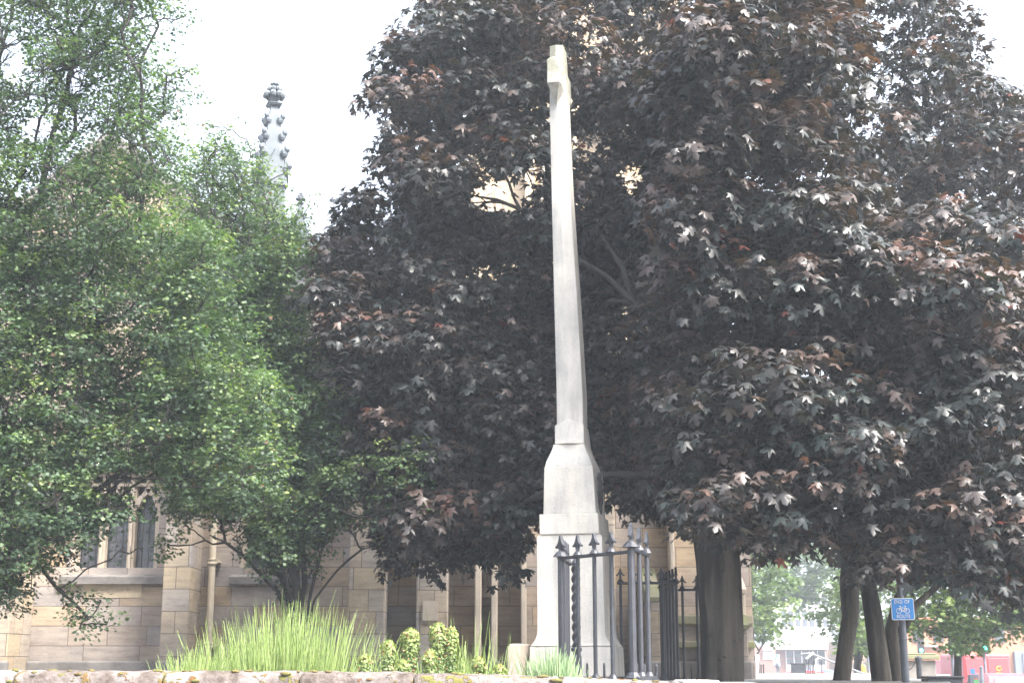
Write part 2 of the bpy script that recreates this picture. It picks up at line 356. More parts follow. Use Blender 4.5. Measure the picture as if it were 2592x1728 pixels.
# arms, one towards the camera and one away
_, (cx, cy, cz, hh, ee) = sect(210, 1391, 1431, 1443, ridge=.04, dd=.25)
def armring(v, z, hw, top, bot, pk):        # ring in the u-z plane at distance v along the arm
    return [(cx + u*CT - v*ST, cy + u*ST + v*CT, zz) for u, zz in [(-hw, bot), (hw, bot), (hw, top), (0, top+pk), (-hw, top)]]
def arm(sgn):
    m = MB(); ztop = zw(182, YM); zbot = zw(243, YM); e0 = .05; L = .40
    rings = [armring(sgn*e0, 0, .078, ztop, zbot, .03), armring(sgn*(L-.05), 0, .076, ztop, zbot, .03), armring(sgn*L, 0, .070, ztop-.01, zbot, .03)]
    m.loft(rings)
    # corbel under the arm: tapers in to the shaft ridge
    zc = zw(282, YM)
    P = lambda u, v, z: (cx + u*CT - v*ST, cy + u*ST + v*CT, z)
    m.add([P(-.068, sgn*L, zbot+.002), P(.068, sgn*L, zbot+.002), P(.085, sgn*.1, zbot+.002), P(-.085, sgn*.1, zbot+.002), P(0, sgn*.2, zc), P(0, sgn*.1, zc)], [(0, 1, 4), (1, 2, 5, 4), (3, 0, 4, 5), (2, 3, 5), (0, 3, 2, 1)])
    return m
arm(-1).build('cross_arm', lime, mon, bevel=.006); arm(1).build('cross_arm', lime, mon, bevel=.006)
# carved wreath on the broad side of the die
_, (wx, wy, wz, wh, we) = sect(1250, 1375, 1502, 1536)
wr = MB()
cen = Vector((wx + wh*CT, wy + wh*ST, wz)); nrm = Vector((CT, ST, 0)); tan = Vector((-ST, CT, 0))
wr.tube([cen + nrm*.004 + tan*math.cos(a)*.14 + Vector((0, 0, 1))*math.sin(a)*.21 for a in [2*math.pi*i/24 for i in range(25)]], [.014+.004*(i % 2) for i in range(25)], 7)
for i in range(70):
    a = random.uniform(0, 2*math.pi); c = cen + nrm*random.uniform(.004, .014) + tan*math.cos(a)*(.15+random.uniform(-.02, .02)) + Vector((0, 0, 1))*math.sin(a)*(.21+random.uniform(-.02, .02)); wr.sphere(c, .013, 6, 4, (1, 1, 1.6))
wr.loft([[cen + nrm*dd_ + tan*math.cos(a)*.14 + Vector((0, 0, 1))*math.sin(a)*.20 for a in [2*math.pi*i/24 for i in range(24)]] for dd_ in (.001, .012)])
for i in range(60): wr.sphere(cen + nrm*.006 + tan*random.uniform(-.09, .09) + Vector((0, 0, random.uniform(-.14, .14))), random.uniform(.008, .018), 6, 4)
wr.build('carved_wreath', mat('dark_bronze_wreath', (.07, .07, .072), .6, .4, 30), mon, smooth=True)
# small block beside the plinth
m = MB(); a = W(1283, 1690, 15.0); b = W(1316, 1690, 15.0); z1 = zw(1628, 15.0)
blk = thing('stone_block', 'small tan stone block with chamfered top beside the foot of the memorial', 'stone block', (a.x, 15.0, YG))
m.prismM([(0, 0), (b.x-a.x, 0), (b.x-a.x, z1-YG), (.03, z1-YG), (0, z1-YG-.04)], 0, .3, lambda q: Vector((q.x*CT-q.y*ST*2, q.y*CT+q.x*ST, q.z))); m.build('block', dress, blk, bevel=.015)

# ------------------------------------------------------------------ railings
def spike(m, P, dx, dy, h=.13, s=1.0):
    """arrow-shaped cast head with drooping barbs; flat in the rail direction (dx,dy)"""
    out = [(0, 1), (.10, .92), (.15, .76), (.27, .56), (.43, .42), (.64, .33), (.62, .24), (.44, .25), (.28, .33), (.17, .40), (.14, .02)]
    pts = [(-a, b) for a, b in reversed(out[1:])] ; pts = out + pts[::-1][::-1]
    pts = [(a*h*.66*s, b*h*s) for a, b in pts][::-1]
    th = .014*s; Pv = Vector(P)
    m.prismM(pts, -th, th, lambda q: Pv + Vector((q.x*dx - q.y*dy, q.x*dy + q.y*dx, q.z)))
def frustum(m, P, r0, r1, z0, z1, seg=4, rot=math.pi/4):
    P = Vector(P); m.loft([[P + Vector((r*math.cos(rot+2*math.pi*k/seg), r*math.sin(rot+2*math.pi*k/seg), z)) for k in range(seg)] for r, z in ((r0, z0), (r1, z1))])
def rail_panel(root, A, B, zb, zr, bars, hb=.13, rad=.014, dogs=True, ends=(1, 1), thick=None, first_head=1.0):
    """A,B plan points; bars: list of fractions; zr rail height, zb base"""
    A = Vector((*A, 0)); B = Vector((*B, 0)); d = (B-A); Ln = d.length; d.normalize()
    m = MB(); n_ = Vector((-d.y, d.x, 0))
    def RP(q): return A + d*q.x + n_*q.y + Vector((0, 0, q.z))
    m.box(-.03, Ln+.03, -.022, .022, zr-.015, zr+.014, lambda q: tuple(RP(Vector(q)))); m.build('top_rail', iron, root, bevel=.006)
    prev = None
    for k, t in enumerate(bars):
        P = A + d*Ln*t; r = thick[k] if thick else rad; m = MB(); hs_ = r/.018
        m.tube([P + Vector((0, 0, zb)), P + Vector((0, 0, zr))], r, 8)
        frustum(m, P, r*2.4, r*1.3, zb, zb+.045, 8)
        frustum(m, P, r*2.5, r*1.15, zr+.013, zr+.013+.035*min(hs_, 1.4), 8)
        frustum(m, P + Vector((0, 0, 0)), r*1.15, r*1.05, zr+.04, zr+.075)
        spike(m, P + Vector((0, 0, zr+.055)), d.x, d.y, hb, 1+.14*(hs_-1))
        m.build('bar', iron, root, smooth=False)
        if dogs and prev is not None:
            Q = (P+prev)/2; m2 = MB(); m2.tube([Q + Vector((0, 0, zb)), Q + Vector((0, 0, zb+.13)), Q + Vector((0, 0, zb+.15))], [.011, .011, .003], 8); m2.build('short_spike', iron, root)
        prev = P
Z = lambda py, Y: zw(py, Y)
A1 = (xw(1420, 13.25, 1420), 13.25); B1 = (xw(1597, 12.5, 1400), 12.5)
zr1 = Z(1412, 13.25); zb1 = Z(1714, 12.5)
fr = thing('iron_railing', 'black iron railing panel with arrow heads right in front of the memorial foot', 'railing', (0, 0, 0))
rail_panel(fr, A1, B1, zb1-.02, zr1, [0, .25, .49, .73], thick=[.030, .0185, .0185, .0195], hb=.14)
# return of the panel going back, ending in a twisted newel
A1b = (xw(1441, 14.15, 1425), 14.15)
rail_panel(fr, A1, A1b, zb1-.02, zr1+.01, [.22, .42, .62, .82], dogs=False, rad=.016)
nw = MB(); nb = Vector((xw(1457, 14.2, 1430), 14.2, 0)); z0, z1 = Z(1636, 14.2), Z(1430, 14.2)
rings = []
for i in range(90):
    t = i/89; a = t*math.pi*2*4.2; seg = 14
    rings.append([nb + Vector((math.cos(q)*(.036+.010*math.cos(2*(q-a))), math.sin(q)*(.036+.010*math.cos(2*(q-a))), z0+(z1-z0)*t)) for q in [2*math.pi*k/seg for k in range(seg)]])
nw.loft(rings); nw.lathe([(.05, zb1-.04), (.05, z0-.09), (.035, z0-.08), (.035, z0-.05), (.052, z0-.04), (.052, z0-.01), (.03, z0)], nb, 12); nw.lathe([(.035, z1), (.048, z1+.015), (.03, z1+.04), (.012, z1+.08)], nb, 12)
nw.build('twisted_newel', iron, fr, smooth=True)
# tall end posts on a common foot plate
gp = thing('iron_end_post', 'three tall black iron end posts in a row, right of the front railing', 'railing post', (0, 0, 0))
B2 = (xw(1597, 12.4, 1400), 12.38); B3 = (xw(1637, 13.05, 1400), 13.05)
zr2 = Z(1390, 12.45)
rail_panel(gp, B2, B3, zb1, zr2, [0, .5, 1], thick=[.033, .022, .022], hb=.15, dogs=False)
m = MB(); dv = Vector((B3[0]-B2[0], B3[1]-B2[1], 0)); L_ = dv.length; dv.normalize()
m.box(-.06, L_+.06, -.06, .06, zb1-.03, zb1+.012, lambda q: (B2[0]+dv.x*q[0]-dv.y*q[1], B2[1]+dv.y*q[0]+dv.x*q[1], q[2])); m.build('foot_plate', iron, gp, bevel=.005)
rail_panel(gp, (xw(1606, 13.4, 1600), 13.4), (xw(1640, 13.45, 1600), 13.45), zb1-.04, zb1-.03, [], dogs=False)
for px in (1613, 1632, 1662):
    Q = Vector((xw(px, 13.5, 1700), 13.5, 0)); m2 = MB(); m2.tube([Q + Vector((0, 0, zb1-.05)), Q + Vector((0, 0, zb1+.10)), Q + Vector((0, 0, zb1+.125))], [.012, .012, .003], 8); m2.build('short_spike', iron, gp)
# rear panels
rr = thing('iron_railing', 'black iron railing with arrow heads farther back, between the end posts and the big trunk', 'railing', (0, 0, 0))
zr3 = Z(1475, 17.2); zb3 = YG+.03
A3 = (xw(1568, 17.25, 1480), 17.25); B3_ = (xw(1711, 17.1, 1480), 17.1)
rail_panel(rr, A3, B3_, zb3, zr3, [.02, .25, .51, .75], rad=.018, dogs=True)
C3 = (xw(1672, 18.4, 1490), 18.4)
rail_panel(rr, B3_, C3, zb3, zr3-.005, [0, .2, .4, .6, .8, 1], rad=.019, dogs=False)
D3 = (xw(1850, 18.3, 1487), 18.3)
rail_panel(rr, (xw(1700, 18.35, 1487), 18.35), D3, zb3, zr3-.02, [.18, .42, .66, .9], rad=.018)

# ------------------------------------------------------------------ church
ch = thing('church', 'large old sandstone church with buttresses, traceried windows and a tower, behind the trees', 'church', (0, 24, 0))
YW = 24.6; O = lambda v: v - 24             # children coordinates are relative to y = 24
X = lambda px, Y=YW, py=1560: xw(px, Y, py)
wins = [(X(168), X(390), zw(1436, YW), zw(1190, YW)), (X(600), X(770), zw(1436, YW), zw(1190, YW))]
zb, zt = 1.3, zw(900, YW)
wall = MB(); cur = X(-700)
for (a, b, s, t) in wins:
    wall.box(cur, a, O(YW), O(YW)+.5, zb, zt); wall.box(a, b, O(YW), O(YW)+.5, zb, s); wall.box(a, b, O(YW), O(YW)+.5, t, zt); cur = b
wall.box(cur, X(1905), O(YW), O(YW)+.5, zb, zt)
wall.build('wall', sand, ch)
# gables above
def WP(px, py, Y=YW): q = W(px, py, Y); return (q.x, q.z)
gA = [WP(-250, 900), WP(695, 900), WP(695, 689), WP(280, 365), WP(-250, 778)]
gB = [WP(697, 900), WP(1000, 900), WP(1000, 870), WP(740, 610), WP(697, 655)]
for gp_ in (gA, gB): MB().prism([(a, b+.002) for a, b in gp_], O(YW), O(YW)+.5).build('gable', sand, ch)
for gp_ in (gA, gB):
    apex = gp_[3]; rt = gp_[2]; lt = gp_[4]; m = MB()
    for e in (rt, lt):
        d = Vector((e[0]-apex[0], e[1]-apex[1])).normalized(); nrm2 = Vector((-d.y, d.x));
        if nrm2.y < 0: nrm2 = -nrm2
        m.prism([apex, e, (e[0]+nrm2.x*.2, e[1]+nrm2.y*.2), (apex[0], apex[1]+.25)] if e is rt else [e, apex, (apex[0], apex[1]+.25), (e[0]+nrm2.x*.2, e[1]+nrm2.y*.2)], O(YW)-.12, O(YW)+.55)
    m.build('gable_coping', dark_dress, ch)
    MB().prism([(a, b-.12) for a, b in gp_], O(YW)+.6, O(YW)+14).build('roof', slate, ch)
MB().prism([(X(1000), zt), (X(1905), zt), (X(1905), zt+.1), (X(1000), zt+.1)], O(YW)-.1, O(YW)+.7).build('parapet', dark_dress, ch)
# plinth course at the foot
MB().box(X(-700), X(1905), O(YW)-.14, O(YW)-.002, zb, zw(1672, YW)).build('plinth_course', dark_dress, ch, bevel=.03)
# buttresses: px span of front, depth, top py, weathering
def buttress(p0, p1, dep, top, m_=sand2, set2=None, cap=dark_dress):
    b = MB(); Yf = YW-dep; a, c = xw(p0, Yf), xw(p1, Yf); zt_ = zw(top, Yf)
    b.box(a, c, O(Yf), O(YW)-.003, zb, zt_); o = b.build('buttress', m_, ch, bevel=.02)
    s = MB(); s.add([(a-.02, O(Yf)-.03, zt_), (c+.02, O(Yf)-.03, zt_), (c+.02, O(YW)-.004, zt_), (a-.02, O(YW)-.004, zt_), (a-.02, O(YW)-.004, zt_+dep*.6), (c+.02, O(YW)-.004, zt_+dep*.6), (a-.02, O(Yf)-.03, zt_+.06), (c+.02, O(Yf)-.03, zt_+.06)],
                    [(0, 3, 2, 1), (0, 1, 7, 6), (6, 7, 5, 4), (3, 4, 5, 2), (0, 6, 4, 3), (1, 2, 5, 7)])
    s.build('weathering', cap, o)
    q = MB(); q.box(a-.05, c+.05, O(Yf)-.07, O(Yf)-.002, zb, zw(1672, Yf)); q.build('base_course', dark_dress, o, bevel=.03)
    return o
buttress(-90, 22, 1.1, 760); buttress(405, 474, .9, 780)
buttress(880, 972, .7, 700); buttress(1052, 1132, .55, 760); buttress(1201, 1218, .45, 1300, dress, cap=dress); buttress(1243, 1259, .45, 1300, dress, cap=dress)
buttress(1319, 1333, .5, 1150, dress, cap=dress); buttress(1520, 1560, .6, 900); buttress(1640, 1672, 1.0, 1520, sand2, cap=mossy); buttress(1700, 1712, .4, 1000, dress, cap=dress)
buttress(1868, 1893, 1.0, 1590, sand2, cap=mossy); buttress(1875, 1890, .7, 1500, dress, cap=dress)
# green weathered string courses at the right part
m = MB()
for (py0, py1, dd) in ((1556, 1580, .10), (1622, 1640, .2)):
    m.box(X(1673), X(1905), O(YW)-dd, O(YW)-.001, zw(py1, YW), zw(py0, YW))
m.build('string_course', mossy, ch, bevel=.02)
# niche shafts between pilasters and a blind panel
m = MB()
for px in (1223, 1231, 1239): m.tube([(X(px), O(YW)-.06, zw(1500, YW)), (X(px), O(YW)-.06, zw(1250, YW))], .028, 8)
m.box(X(1218), X(1243), O(YW)-.2, O(YW)-.001, zw(1512, YW), zw(1494, YW)); m.build('niche_shafts', dress, ch)
m = MB(); m.box(X(1075), X(1112), O(YW)-.59, O(YW)-.551, zw(1572, YW), zw(1524, YW)); m.build('inset_panel', dress, ch)
m = MB(); m.box(X(205), X(355), O(YW)-.01, O(YW)+.01, zw(1512, YW), zw(1470, YW)); m.build('inscribed_stone', mat('worn_yellow_stone', (.50, .41, .28), .9, .25, 12, col2=(.38, .32, .24)), ch)
# windows
def church_window(a, b, s, t, nl):
    m = MB(); Yg = O(YW)+.28
    m.box(a-.01, b+.01, Yg, Yg+.03, s, t); wn = m.build('window', lead, ch)
    # leaded bars
    m = MB()
    nb_ = int((b-a)/.11)
    for i in range(1, nb_): xx = a+(b-a)*i/nb_; m.box(xx-.006, xx+.006, Yg-.012, Yg-.001, s, t)
    for i in range(1, int((t-s)/.16)): zz = s+.16*i; m.box(a, b, Yg-.016, Yg-.013, zz-.006, zz+.006)
    m.build('leading', leadbar, wn)
    m = MB(); wl = (b-a)/nl; zspring = zw(1283, YW); zp = zw(1232, YW); ztrans = zw(1224, YW)
    for i in range(nl+1):
        xx = a+wl*i; hw = .06 if 0 < i < nl else .09
        m.prism([(xx-hw, s), (xx+hw, s), (xx+hw, t), (xx-hw, t)], O(YW)+.10, Yg-.02); 
        m.prism([(xx-hw*.4, s), (xx+hw*.4, s), (xx+hw*.4, t), (xx-hw*.4, t)], O(YW)+.04, O(YW)+.098)
    for i in range(nl):                      # ogee heads
        x0, x1 = a+wl*i+.05, a+wl*(i+1)-.05; xm = (x0+x1)/2
        for sgn, xe in ((-1, x0), (1, x1)):
            pts = []
            for k in range(9):
                u = k/8; off = (1-u)**.6 if u < .5 else (1-.5)**.6*(2*(1-u))**1.8
                pts.append((xm+(xe-xm)*off, zspring+(zp-zspring)*u))
            for k in range(8):
                (xa, za), (xb, zb_) = pts[k], pts[k+1]; w_ = .05
                m.prism([(xa-w_, za), (xa+w_, za), (xb+w_, zb_), (xb-w_, zb_)][::1], O(YW)+.09+.002*k, Yg-.02-.001*k)
        m.box(xm-.035, xm+.035, O(YW)+.085, Yg-.03, zp-.02, t)
    m.box(a, b, O(YW)+.07, Yg-.025, ztrans-.03, ztrans+.02); m.box(a, b, O(YW)+.06, Yg-.025, t-.08, t)
    m.build('tracery', dress, wn)
    m = MB(); m.add([(a-.15, O(YW)-.10, s-.28), (b+.15, O(YW)-.10, s-.28), (b+.15, O(YW)+.27, s-.28), (a-.15, O(YW)+.27, s-.28), (a-.15, O(YW)-.10, s-.16), (b+.15, O(YW)-.10, s-.16), (b+.02, O(YW)+.27, s+.01), (a-.02, O(YW)+.27, s+.01)],
                    [(0, 3, 2, 1), (0, 1, 5, 4), (4, 5, 6, 7), (0, 4, 7, 3), (1, 2, 6, 5), (2, 3, 7, 6)]); m.build('sill', dark_dress, wn)
    m = MB(); m.box(a-.12, b+.12, O(YW)-.12, O(YW)-.002, t+.01, t+.12); m.build('hood_mould', dress, wn, bevel=.02)
church_window(*wins[0], 3); church_window(*wins[1], 2)
# downpipe
m = MB(); px_ = X(536); m.tube([(px_, O(YW)-.16, 1.45), (px_, O(YW)-.16, zw(1000, YW))], .058, 14)
for py in (1422, 1632, 1200): m.lathe([(.06, -.05), (.085, -.045), (.085, -.02), (.07, 0), (.085, .02), (.085, .045), (.06, .05)], (px_, O(YW)-.16, zw(py, YW)), 14); m.box(px_-.02, px_+.13, O(YW)-.16, O(YW)-.002, zw(py, YW)-.02, zw(py, YW)+.02)
m.build('drainpipe', pipe_m, ch, smooth=False)
# pinnacles
def pinnacle(px, Yp, py_top, py_sh, wsh, py_base, ncr):
    m = MB(); x0 = xw(px, Yp, py_top); zt_ = zw(py_top, Yp); zs = zw(py_sh, Yp); z0 = zw(py_base, Yp); c = Vector((x0, O(Yp), 0)); hw = wsh/2
    rot = .35
    def ring(r, z, n=4): return [c + Vector((r*1.414*math.cos(rot+math.pi/4+k*2*math.pi/n), r*1.414*math.sin(rot+math.pi/4+k*2*math.pi/n), z)) for k in range(n)]
    H = zt_-zs
    m.loft([ring(hw, z0), ring(hw, zs)])
    m.loft([ring(hw*1.0, zs+.001), ring(hw*.16, zs+H*.86)])
    m.loft([ring(hw*.5, zs+H*.74), ring(hw*.62, zs+H*.76), ring(hw*.3, zs+H*.78)])
    for k, q in enumerate((.84, .90, .96)):
        r = hw*(.70, .50, .28)[k]
        m.sphere(c + Vector((0, 0, zs+H*q)), r*.75, 8, 5, (1, 1, .9))
        for j in range(8): a = j*math.pi/4; m.sphere(c + Vector((r*math.cos(a), r*math.sin(a), zs+H*(q+.015))), r*.42, 6, 4)
    for k in range(ncr):                     # crockets up the four edges
        t = (k+.3)/(ncr+.3)*.76; r = hw*(1-.84*t/.86)*1.414
        for j in range(4):
            a = rot+math.pi/4+j*math.pi/2; s_ = hw*(.40-.12*t)
            b = c + Vector(((r+s_*.3)*math.cos(a), (r+s_*.3)*math.sin(a), zs+H*t))
            m.sphere(b, s_*.95, 7, 5, (1, 1, 1.25)); m.sphere(b + Vector((s_*.7*math.cos(a), s_*.7*math.sin(a), s_*.75)), s_*.75, 7, 5); m.sphere(b + Vector((s_*.3*math.cos(a), s_*.3*math.sin(a), s_*1.4)), s_*.4, 6, 4)
    # small gablets on the shaft
    for j in range(4):
        a = rot+j*math.pi/2; d = Vector((math.cos(a), math.sin(a), 0)); t_ = Vector((-d.y, d.x, 0)); o_ = c + d*(hw+.004)
        for q in (0, .05): 
            m.add([o_ - t_*hw*1.1 + d*q + Vector((0, 0, zs-hw*.9)), o_ + t_*hw*1.1 + d*q + Vector((0, 0, zs-hw*.9)), o_ + d*q + Vector((0, 0, zs+hw*2.0))], [(0, 1, 2)])
        m.tube([o_ - t_*hw*1.15 + Vector((0, 0, zs-hw*.9)), o_ + d*.02 + Vector((0, 0, zs+hw*2.1)), o_ + t_*hw*1.15 + Vector((0, 0, zs-hw*.9))], hw*.09, 5)
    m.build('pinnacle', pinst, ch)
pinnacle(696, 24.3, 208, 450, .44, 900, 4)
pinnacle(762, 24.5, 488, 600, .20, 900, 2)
# tower
YT = 42.0; m = MB(); tx0, tx1 = xw(1190, YT, 450), xw(1715, YT, 450); tz1 = zw(-120, YT)
zarch0, zarch1 = zw(560, YT), zw(250, YT)
m.box(tx0, tx1, O(YT)+.35, O(YT)+7.0, 1.3, tz1); tw = m.build('tower', towerst, ch)
m = MB()
for (a, b) in ((1178, 1212), (1330, 1352), (1440, 1462), (1560, 1582), (1694, 1730)): m.box(xw(a, YT, 450), xw(b, YT, 450), O(YT)-.2, O(YT)+.349, 1.3, tz1-.5)
m.build('tower_buttress', towerst, tw)
m = MB()
for py in (330, 560, 760): m.box(tx0-.2, tx1+.2, O(YT)-.32, O(YT)+.34, zw(py, YT), zw(py, YT)+.22)
m.build('string_course', dark_dress, tw)
for (a, b) in ((1372, 1425), (1640, 1685)):
    m = MB(); m.prism(arch(xw(a, YT, 450), xw(b, YT, 450), zw(555, YT), zw(430, YT), zw(350, YT)), O(YT)+.30, O(YT)+.348); wo_ = m.build('louvre_window', mat('louvre_slate', (.30, .26, .22), .9), tw)
    m = MB(); ap = arch(xw(a, YT, 450), xw(b, YT, 450), zw(555, YT), zw(430, YT), zw(350, YT))
    m.tube([(p[0], O(YT)+.27, p[1]) for p in ap[1:]+ap[:1]], .09, 6); xm_ = (ap[0][0]+ap[1][0])/2; m.box(xm_-.07, xm_+.07, O(YT)+.2, O(YT)+.29, ap[0][1], zw(360, YT)); m.build('window_frame', dress, wo_)

# ------------------------------------------------------------------ foliage engine
def leaf_template(kind):
    if kind == 'maple':
        h_ = [(.20, -.03), (.54, -.08), (.33, .12), (.50, .30), (.72, .58), (.40, .50), (.17, .42), (.25, .72)]; out = [(0, .02)] + h_ + [(0, 1.02)] + [(-a, b) for a, b in h_[::-1]]
        v = [(0, .25, .04)] + [(x, y, -.12*abs(x)-.32*x*x-.26*max(y-.25, 0)**1.2) for x, y in out]
    elif kind == 'haw':
        out = [(0, 0), (.22, .22), (.60, .42), (.26, .50), (.44, .80), (.16, .74), (0, 1.0), (-.16, .74), (-.44, .80), (-.26, .50), (-.60, .42), (-.22, .22)]
        v = [(0, .45, .05)] + [(x, y, -.08*abs(x)) for x, y in out]
    else:
        out = [(0, 0), (.32, .45), (0, 1.0), (-.32, .45)]
        v = [(0, .45, .06)] + [(x, y, 0) for x, y in out]
    n = len(v)-1
    return np.array(v, float), np.array([(0, 1+i, 1+(i+1) % n) for i in range(n)], int)
def norm(a): return a/np.maximum(np.linalg.norm(a, axis=1, keepdims=True), 1e-9)
def leaves(name, P, Nn, T, S, tint, kind, m, parent):
    tv, tf = leaf_template(kind); k = len(tv); N = len(P)
    Nn = norm(Nn); T = norm(T - Nn*(T*Nn).sum(1, keepdims=True)); B = np.cross(T, Nn)
    co = P[:, None, :] + S[:, None, None]*(tv[None, :, 0:1]*B[:, None, :] + tv[None, :, 1:2]*T[:, None, :] + tv[None, :, 2:3]*Nn[:, None, :])
    me = bpy.data.meshes.new(name); me.vertices.add(N*k); me.vertices.foreach_set('co', co.astype(np.float32).ravel())
    fi = (tf[None] + (np.arange(N)*k)[:, None, None]).reshape(-1, 3); nf = len(fi)
    me.loops.add(nf*3); me.loops.foreach_set('vertex_index', fi.ravel().astype(np.int32))
    me.polygons.add(nf); me.polygons.foreach_set('loop_start', (np.arange(nf)*3).astype(np.int32))
    me.update(calc_edges=True)
    at = me.attributes.new('tint', 'FLOAT', 'POINT'); at.data.foreach_set('value', np.repeat(tint, k).astype(np.float32))
    me.materials.append(m); o = bpy.data.objects.new(name, me); C.objects.link(o); o.parent = parent
    return o
class Skel:
    def __init__(s): s.p = []; s.par = []; s.len = []
    def add(s, p, par):
        s.p.append(Vector(p)); s.par.append(par); s.len.append(0 if par < 0 else s.len[par] + (s.p[-1]-s.p[par]).length); return len(s.p)-1
    def path(s, i, q, n, jit, droop=0):
        a = s.p[i]; q = Vector(q); L = (q-a).length; j = i
        for k in range(1, n+1):
            t = k/n; v = a.lerp(q, t) + Vector((0, 0, 1))*(L*droop*math.sin(math.pi*t))
            if k < n: v += Vector([random.gauss(0, jit*L) for _ in range(3)])
            j = s.add(v, j)
        return j
    def attach(s, q, n, jit, droop=.08, w=.35, zmin=None):
        q = Vector(q); best = None
        for i, p in enumerate(s.p):
            if zmin is not None and p.z < zmin: continue
            d = (p-q).length; c = d + w*s.len[i] + (2.0*max(0, p.z-q.z))
            if best is None or c < best[0]: best = (c, i)
        return s.path(best[1], q, n, jit, droop)
    def build(s, name, rmin, ex, rmax, m, parent, seg=5, extra=()):
        n = len(s.p); cnt = [1]*n
        child = [0]*n
        for i in range(n-1, 0, -1):
            if s.par[i] >= 0:
                cnt[s.par[i]] += cnt[i] if child[s.par[i]] else cnt[i]-1+0; child[s.par[i]] += 1
        rad = [min(rmin*max(c, 1)**ex, rmax) for c in cnt]
        mb = MB()
        for i in range(n):
            p = s.par[i]
            if p < 0: continue
            a, b = s.p[p], s.p[i]
            if (b-a).length < 1e-4: continue
            ra = min(rad[p], rad[i]*1.5)
            mb.tube([a, b], [ra, rad[i]], seg if rad[i] > .012 else 4, cap=False)
        for (a, b, r0) in extra: mb.tube([a, a.lerp(b, .5), b], [r0, r0*.7, r0*.3], 4, cap=False)
        return mb.build(name, m, parent, smooth=True)
def inpoly(x, y, poly):
    c = False; n = len(poly); j = n-1
    for i in range(n):
        xi, yi = poly[i]; xj, yj = poly[j]
        if (yi > y) != (yj > y) and x < (xj-xi)*(y-yi)/(yj-yi)+xi: c = not c
        j = i
    return c
def shrink(poly, d):
    cx_ = sum(p[0] for p in poly)/len(poly); out = []
    n = len(poly)
    ar = sum(poly[i][0]*poly[(i+1) % n][1]-poly[(i+1) % n][0]*poly[i][1] for i in range(n)); sg_ = 1 if ar > 0 else -1
    for i in range(n):
        a, b, c = poly[i-1], poly[i], poly[(i+1) % n]; t = Vector((c[0]-a[0], c[1]-a[1])).normalized(); nn_ = Vector((-t.y, t.x))*sg_
        out.append((b[0]+nn_.x*d, b[1]+nn_.y*d))
    return out
def sample_lobes(poly, nl, yfun, rad, holes=(), mind=.5, margin=0):
    poly = shrink(poly, margin) if margin else poly
    xs_ = [p[0] for p in poly]; ys_ = [p[1] for p in poly]; out = []; tries = 0
    while len(out) < nl and tries < nl*400:
        tries += 1
        px, py = random.uniform(min(xs_), max(xs_)), random.uniform(min(ys_), max(ys_))
        if not inpoly(px, py, poly): continue
        if any(((px-h[0])/h[2])**2 + ((py-h[1])/h[3])**2 < 1 for h in holes): continue
        y0, y1 = yfun(px, py); Y = random.uniform(y0, y1); q = W(px, py, Y)
        r = random.uniform(*rad)
        if mind and any((q-o[0]).length < mind*(r+o[1]) for o in out): continue
        out.append((q, r))
    return out
def foliage(lobes, nclump, rcl, nleaf, size, droop, upbias, flat=.7, tipf=0.0, poly=None, jit=12, lh=(), ln=.12, cn=.13):
    """lobes -> clumps on their outer and upper side -> leaves; returns arrays and the clump centres"""
    P, Nn, T, S, tint, cl = [], [], [], [], [], []
    for (c, r) in lobes:
        c = np.array(c); lt = RNG.normal(0, .10)
        k = max(3, int(nclump*(r**2)))
        d = norm(RNG.normal(size=(k, 3)) + np.array([0, -.35, upbias])); rr_ = r*RNG.uniform(.45, 1.0, (k, 1))
        cc = c + d*rr_*np.array([1, 1, flat])
        cpx, cpy = proj(cc)
        for q in range(k):
            if poly is not None and not inpoly(cpx[q]+random.gauss(0, jit), cpy[q]+random.gauss(0, jit), poly): continue
            if any(((cpx[q]-h[0])/h[2])**2 + ((cpy[q]-h[1])/h[3])**2 < 1 for h in lh): continue
            rc = RNG.uniform(*rcl); n_ = int(nleaf*(rc/rcl[1])**1.6*RNG.uniform(.6, 1.3))+2
            dd = norm(RNG.normal(size=(n_, 3)) + np.array([0, 0, .45])); rad_ = rc*RNG.uniform(.35, 1.0, (n_, 1))**.6
            pp = cc[q] + dd*rad_*np.array([1, 1, .6]) 
            P.append(pp); out = norm(dd + .6*d[q])
            Nn.append(out*.55 + np.array([0, 0, .75]) + RNG.normal(0, .38, (n_, 3)))
            T.append(out*np.array([1, 1, .2]) + np.array([0, 0, -droop]) + RNG.normal(0, .45, (n_, 3)))
            S.append(size*(.38+.8*RNG.random(n_)**.8))
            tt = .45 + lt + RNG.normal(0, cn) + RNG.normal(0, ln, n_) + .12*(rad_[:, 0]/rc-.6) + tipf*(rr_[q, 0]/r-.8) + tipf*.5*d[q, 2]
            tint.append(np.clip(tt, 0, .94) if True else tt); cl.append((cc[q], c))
    P = np.vstack(P); tint = np.concatenate(tint); z = RNG.random(len(P)); tint[z > .9965] = 1.0
    return P, np.vstack(Nn), np.vstack(T), np.concatenate(S), tint, cl
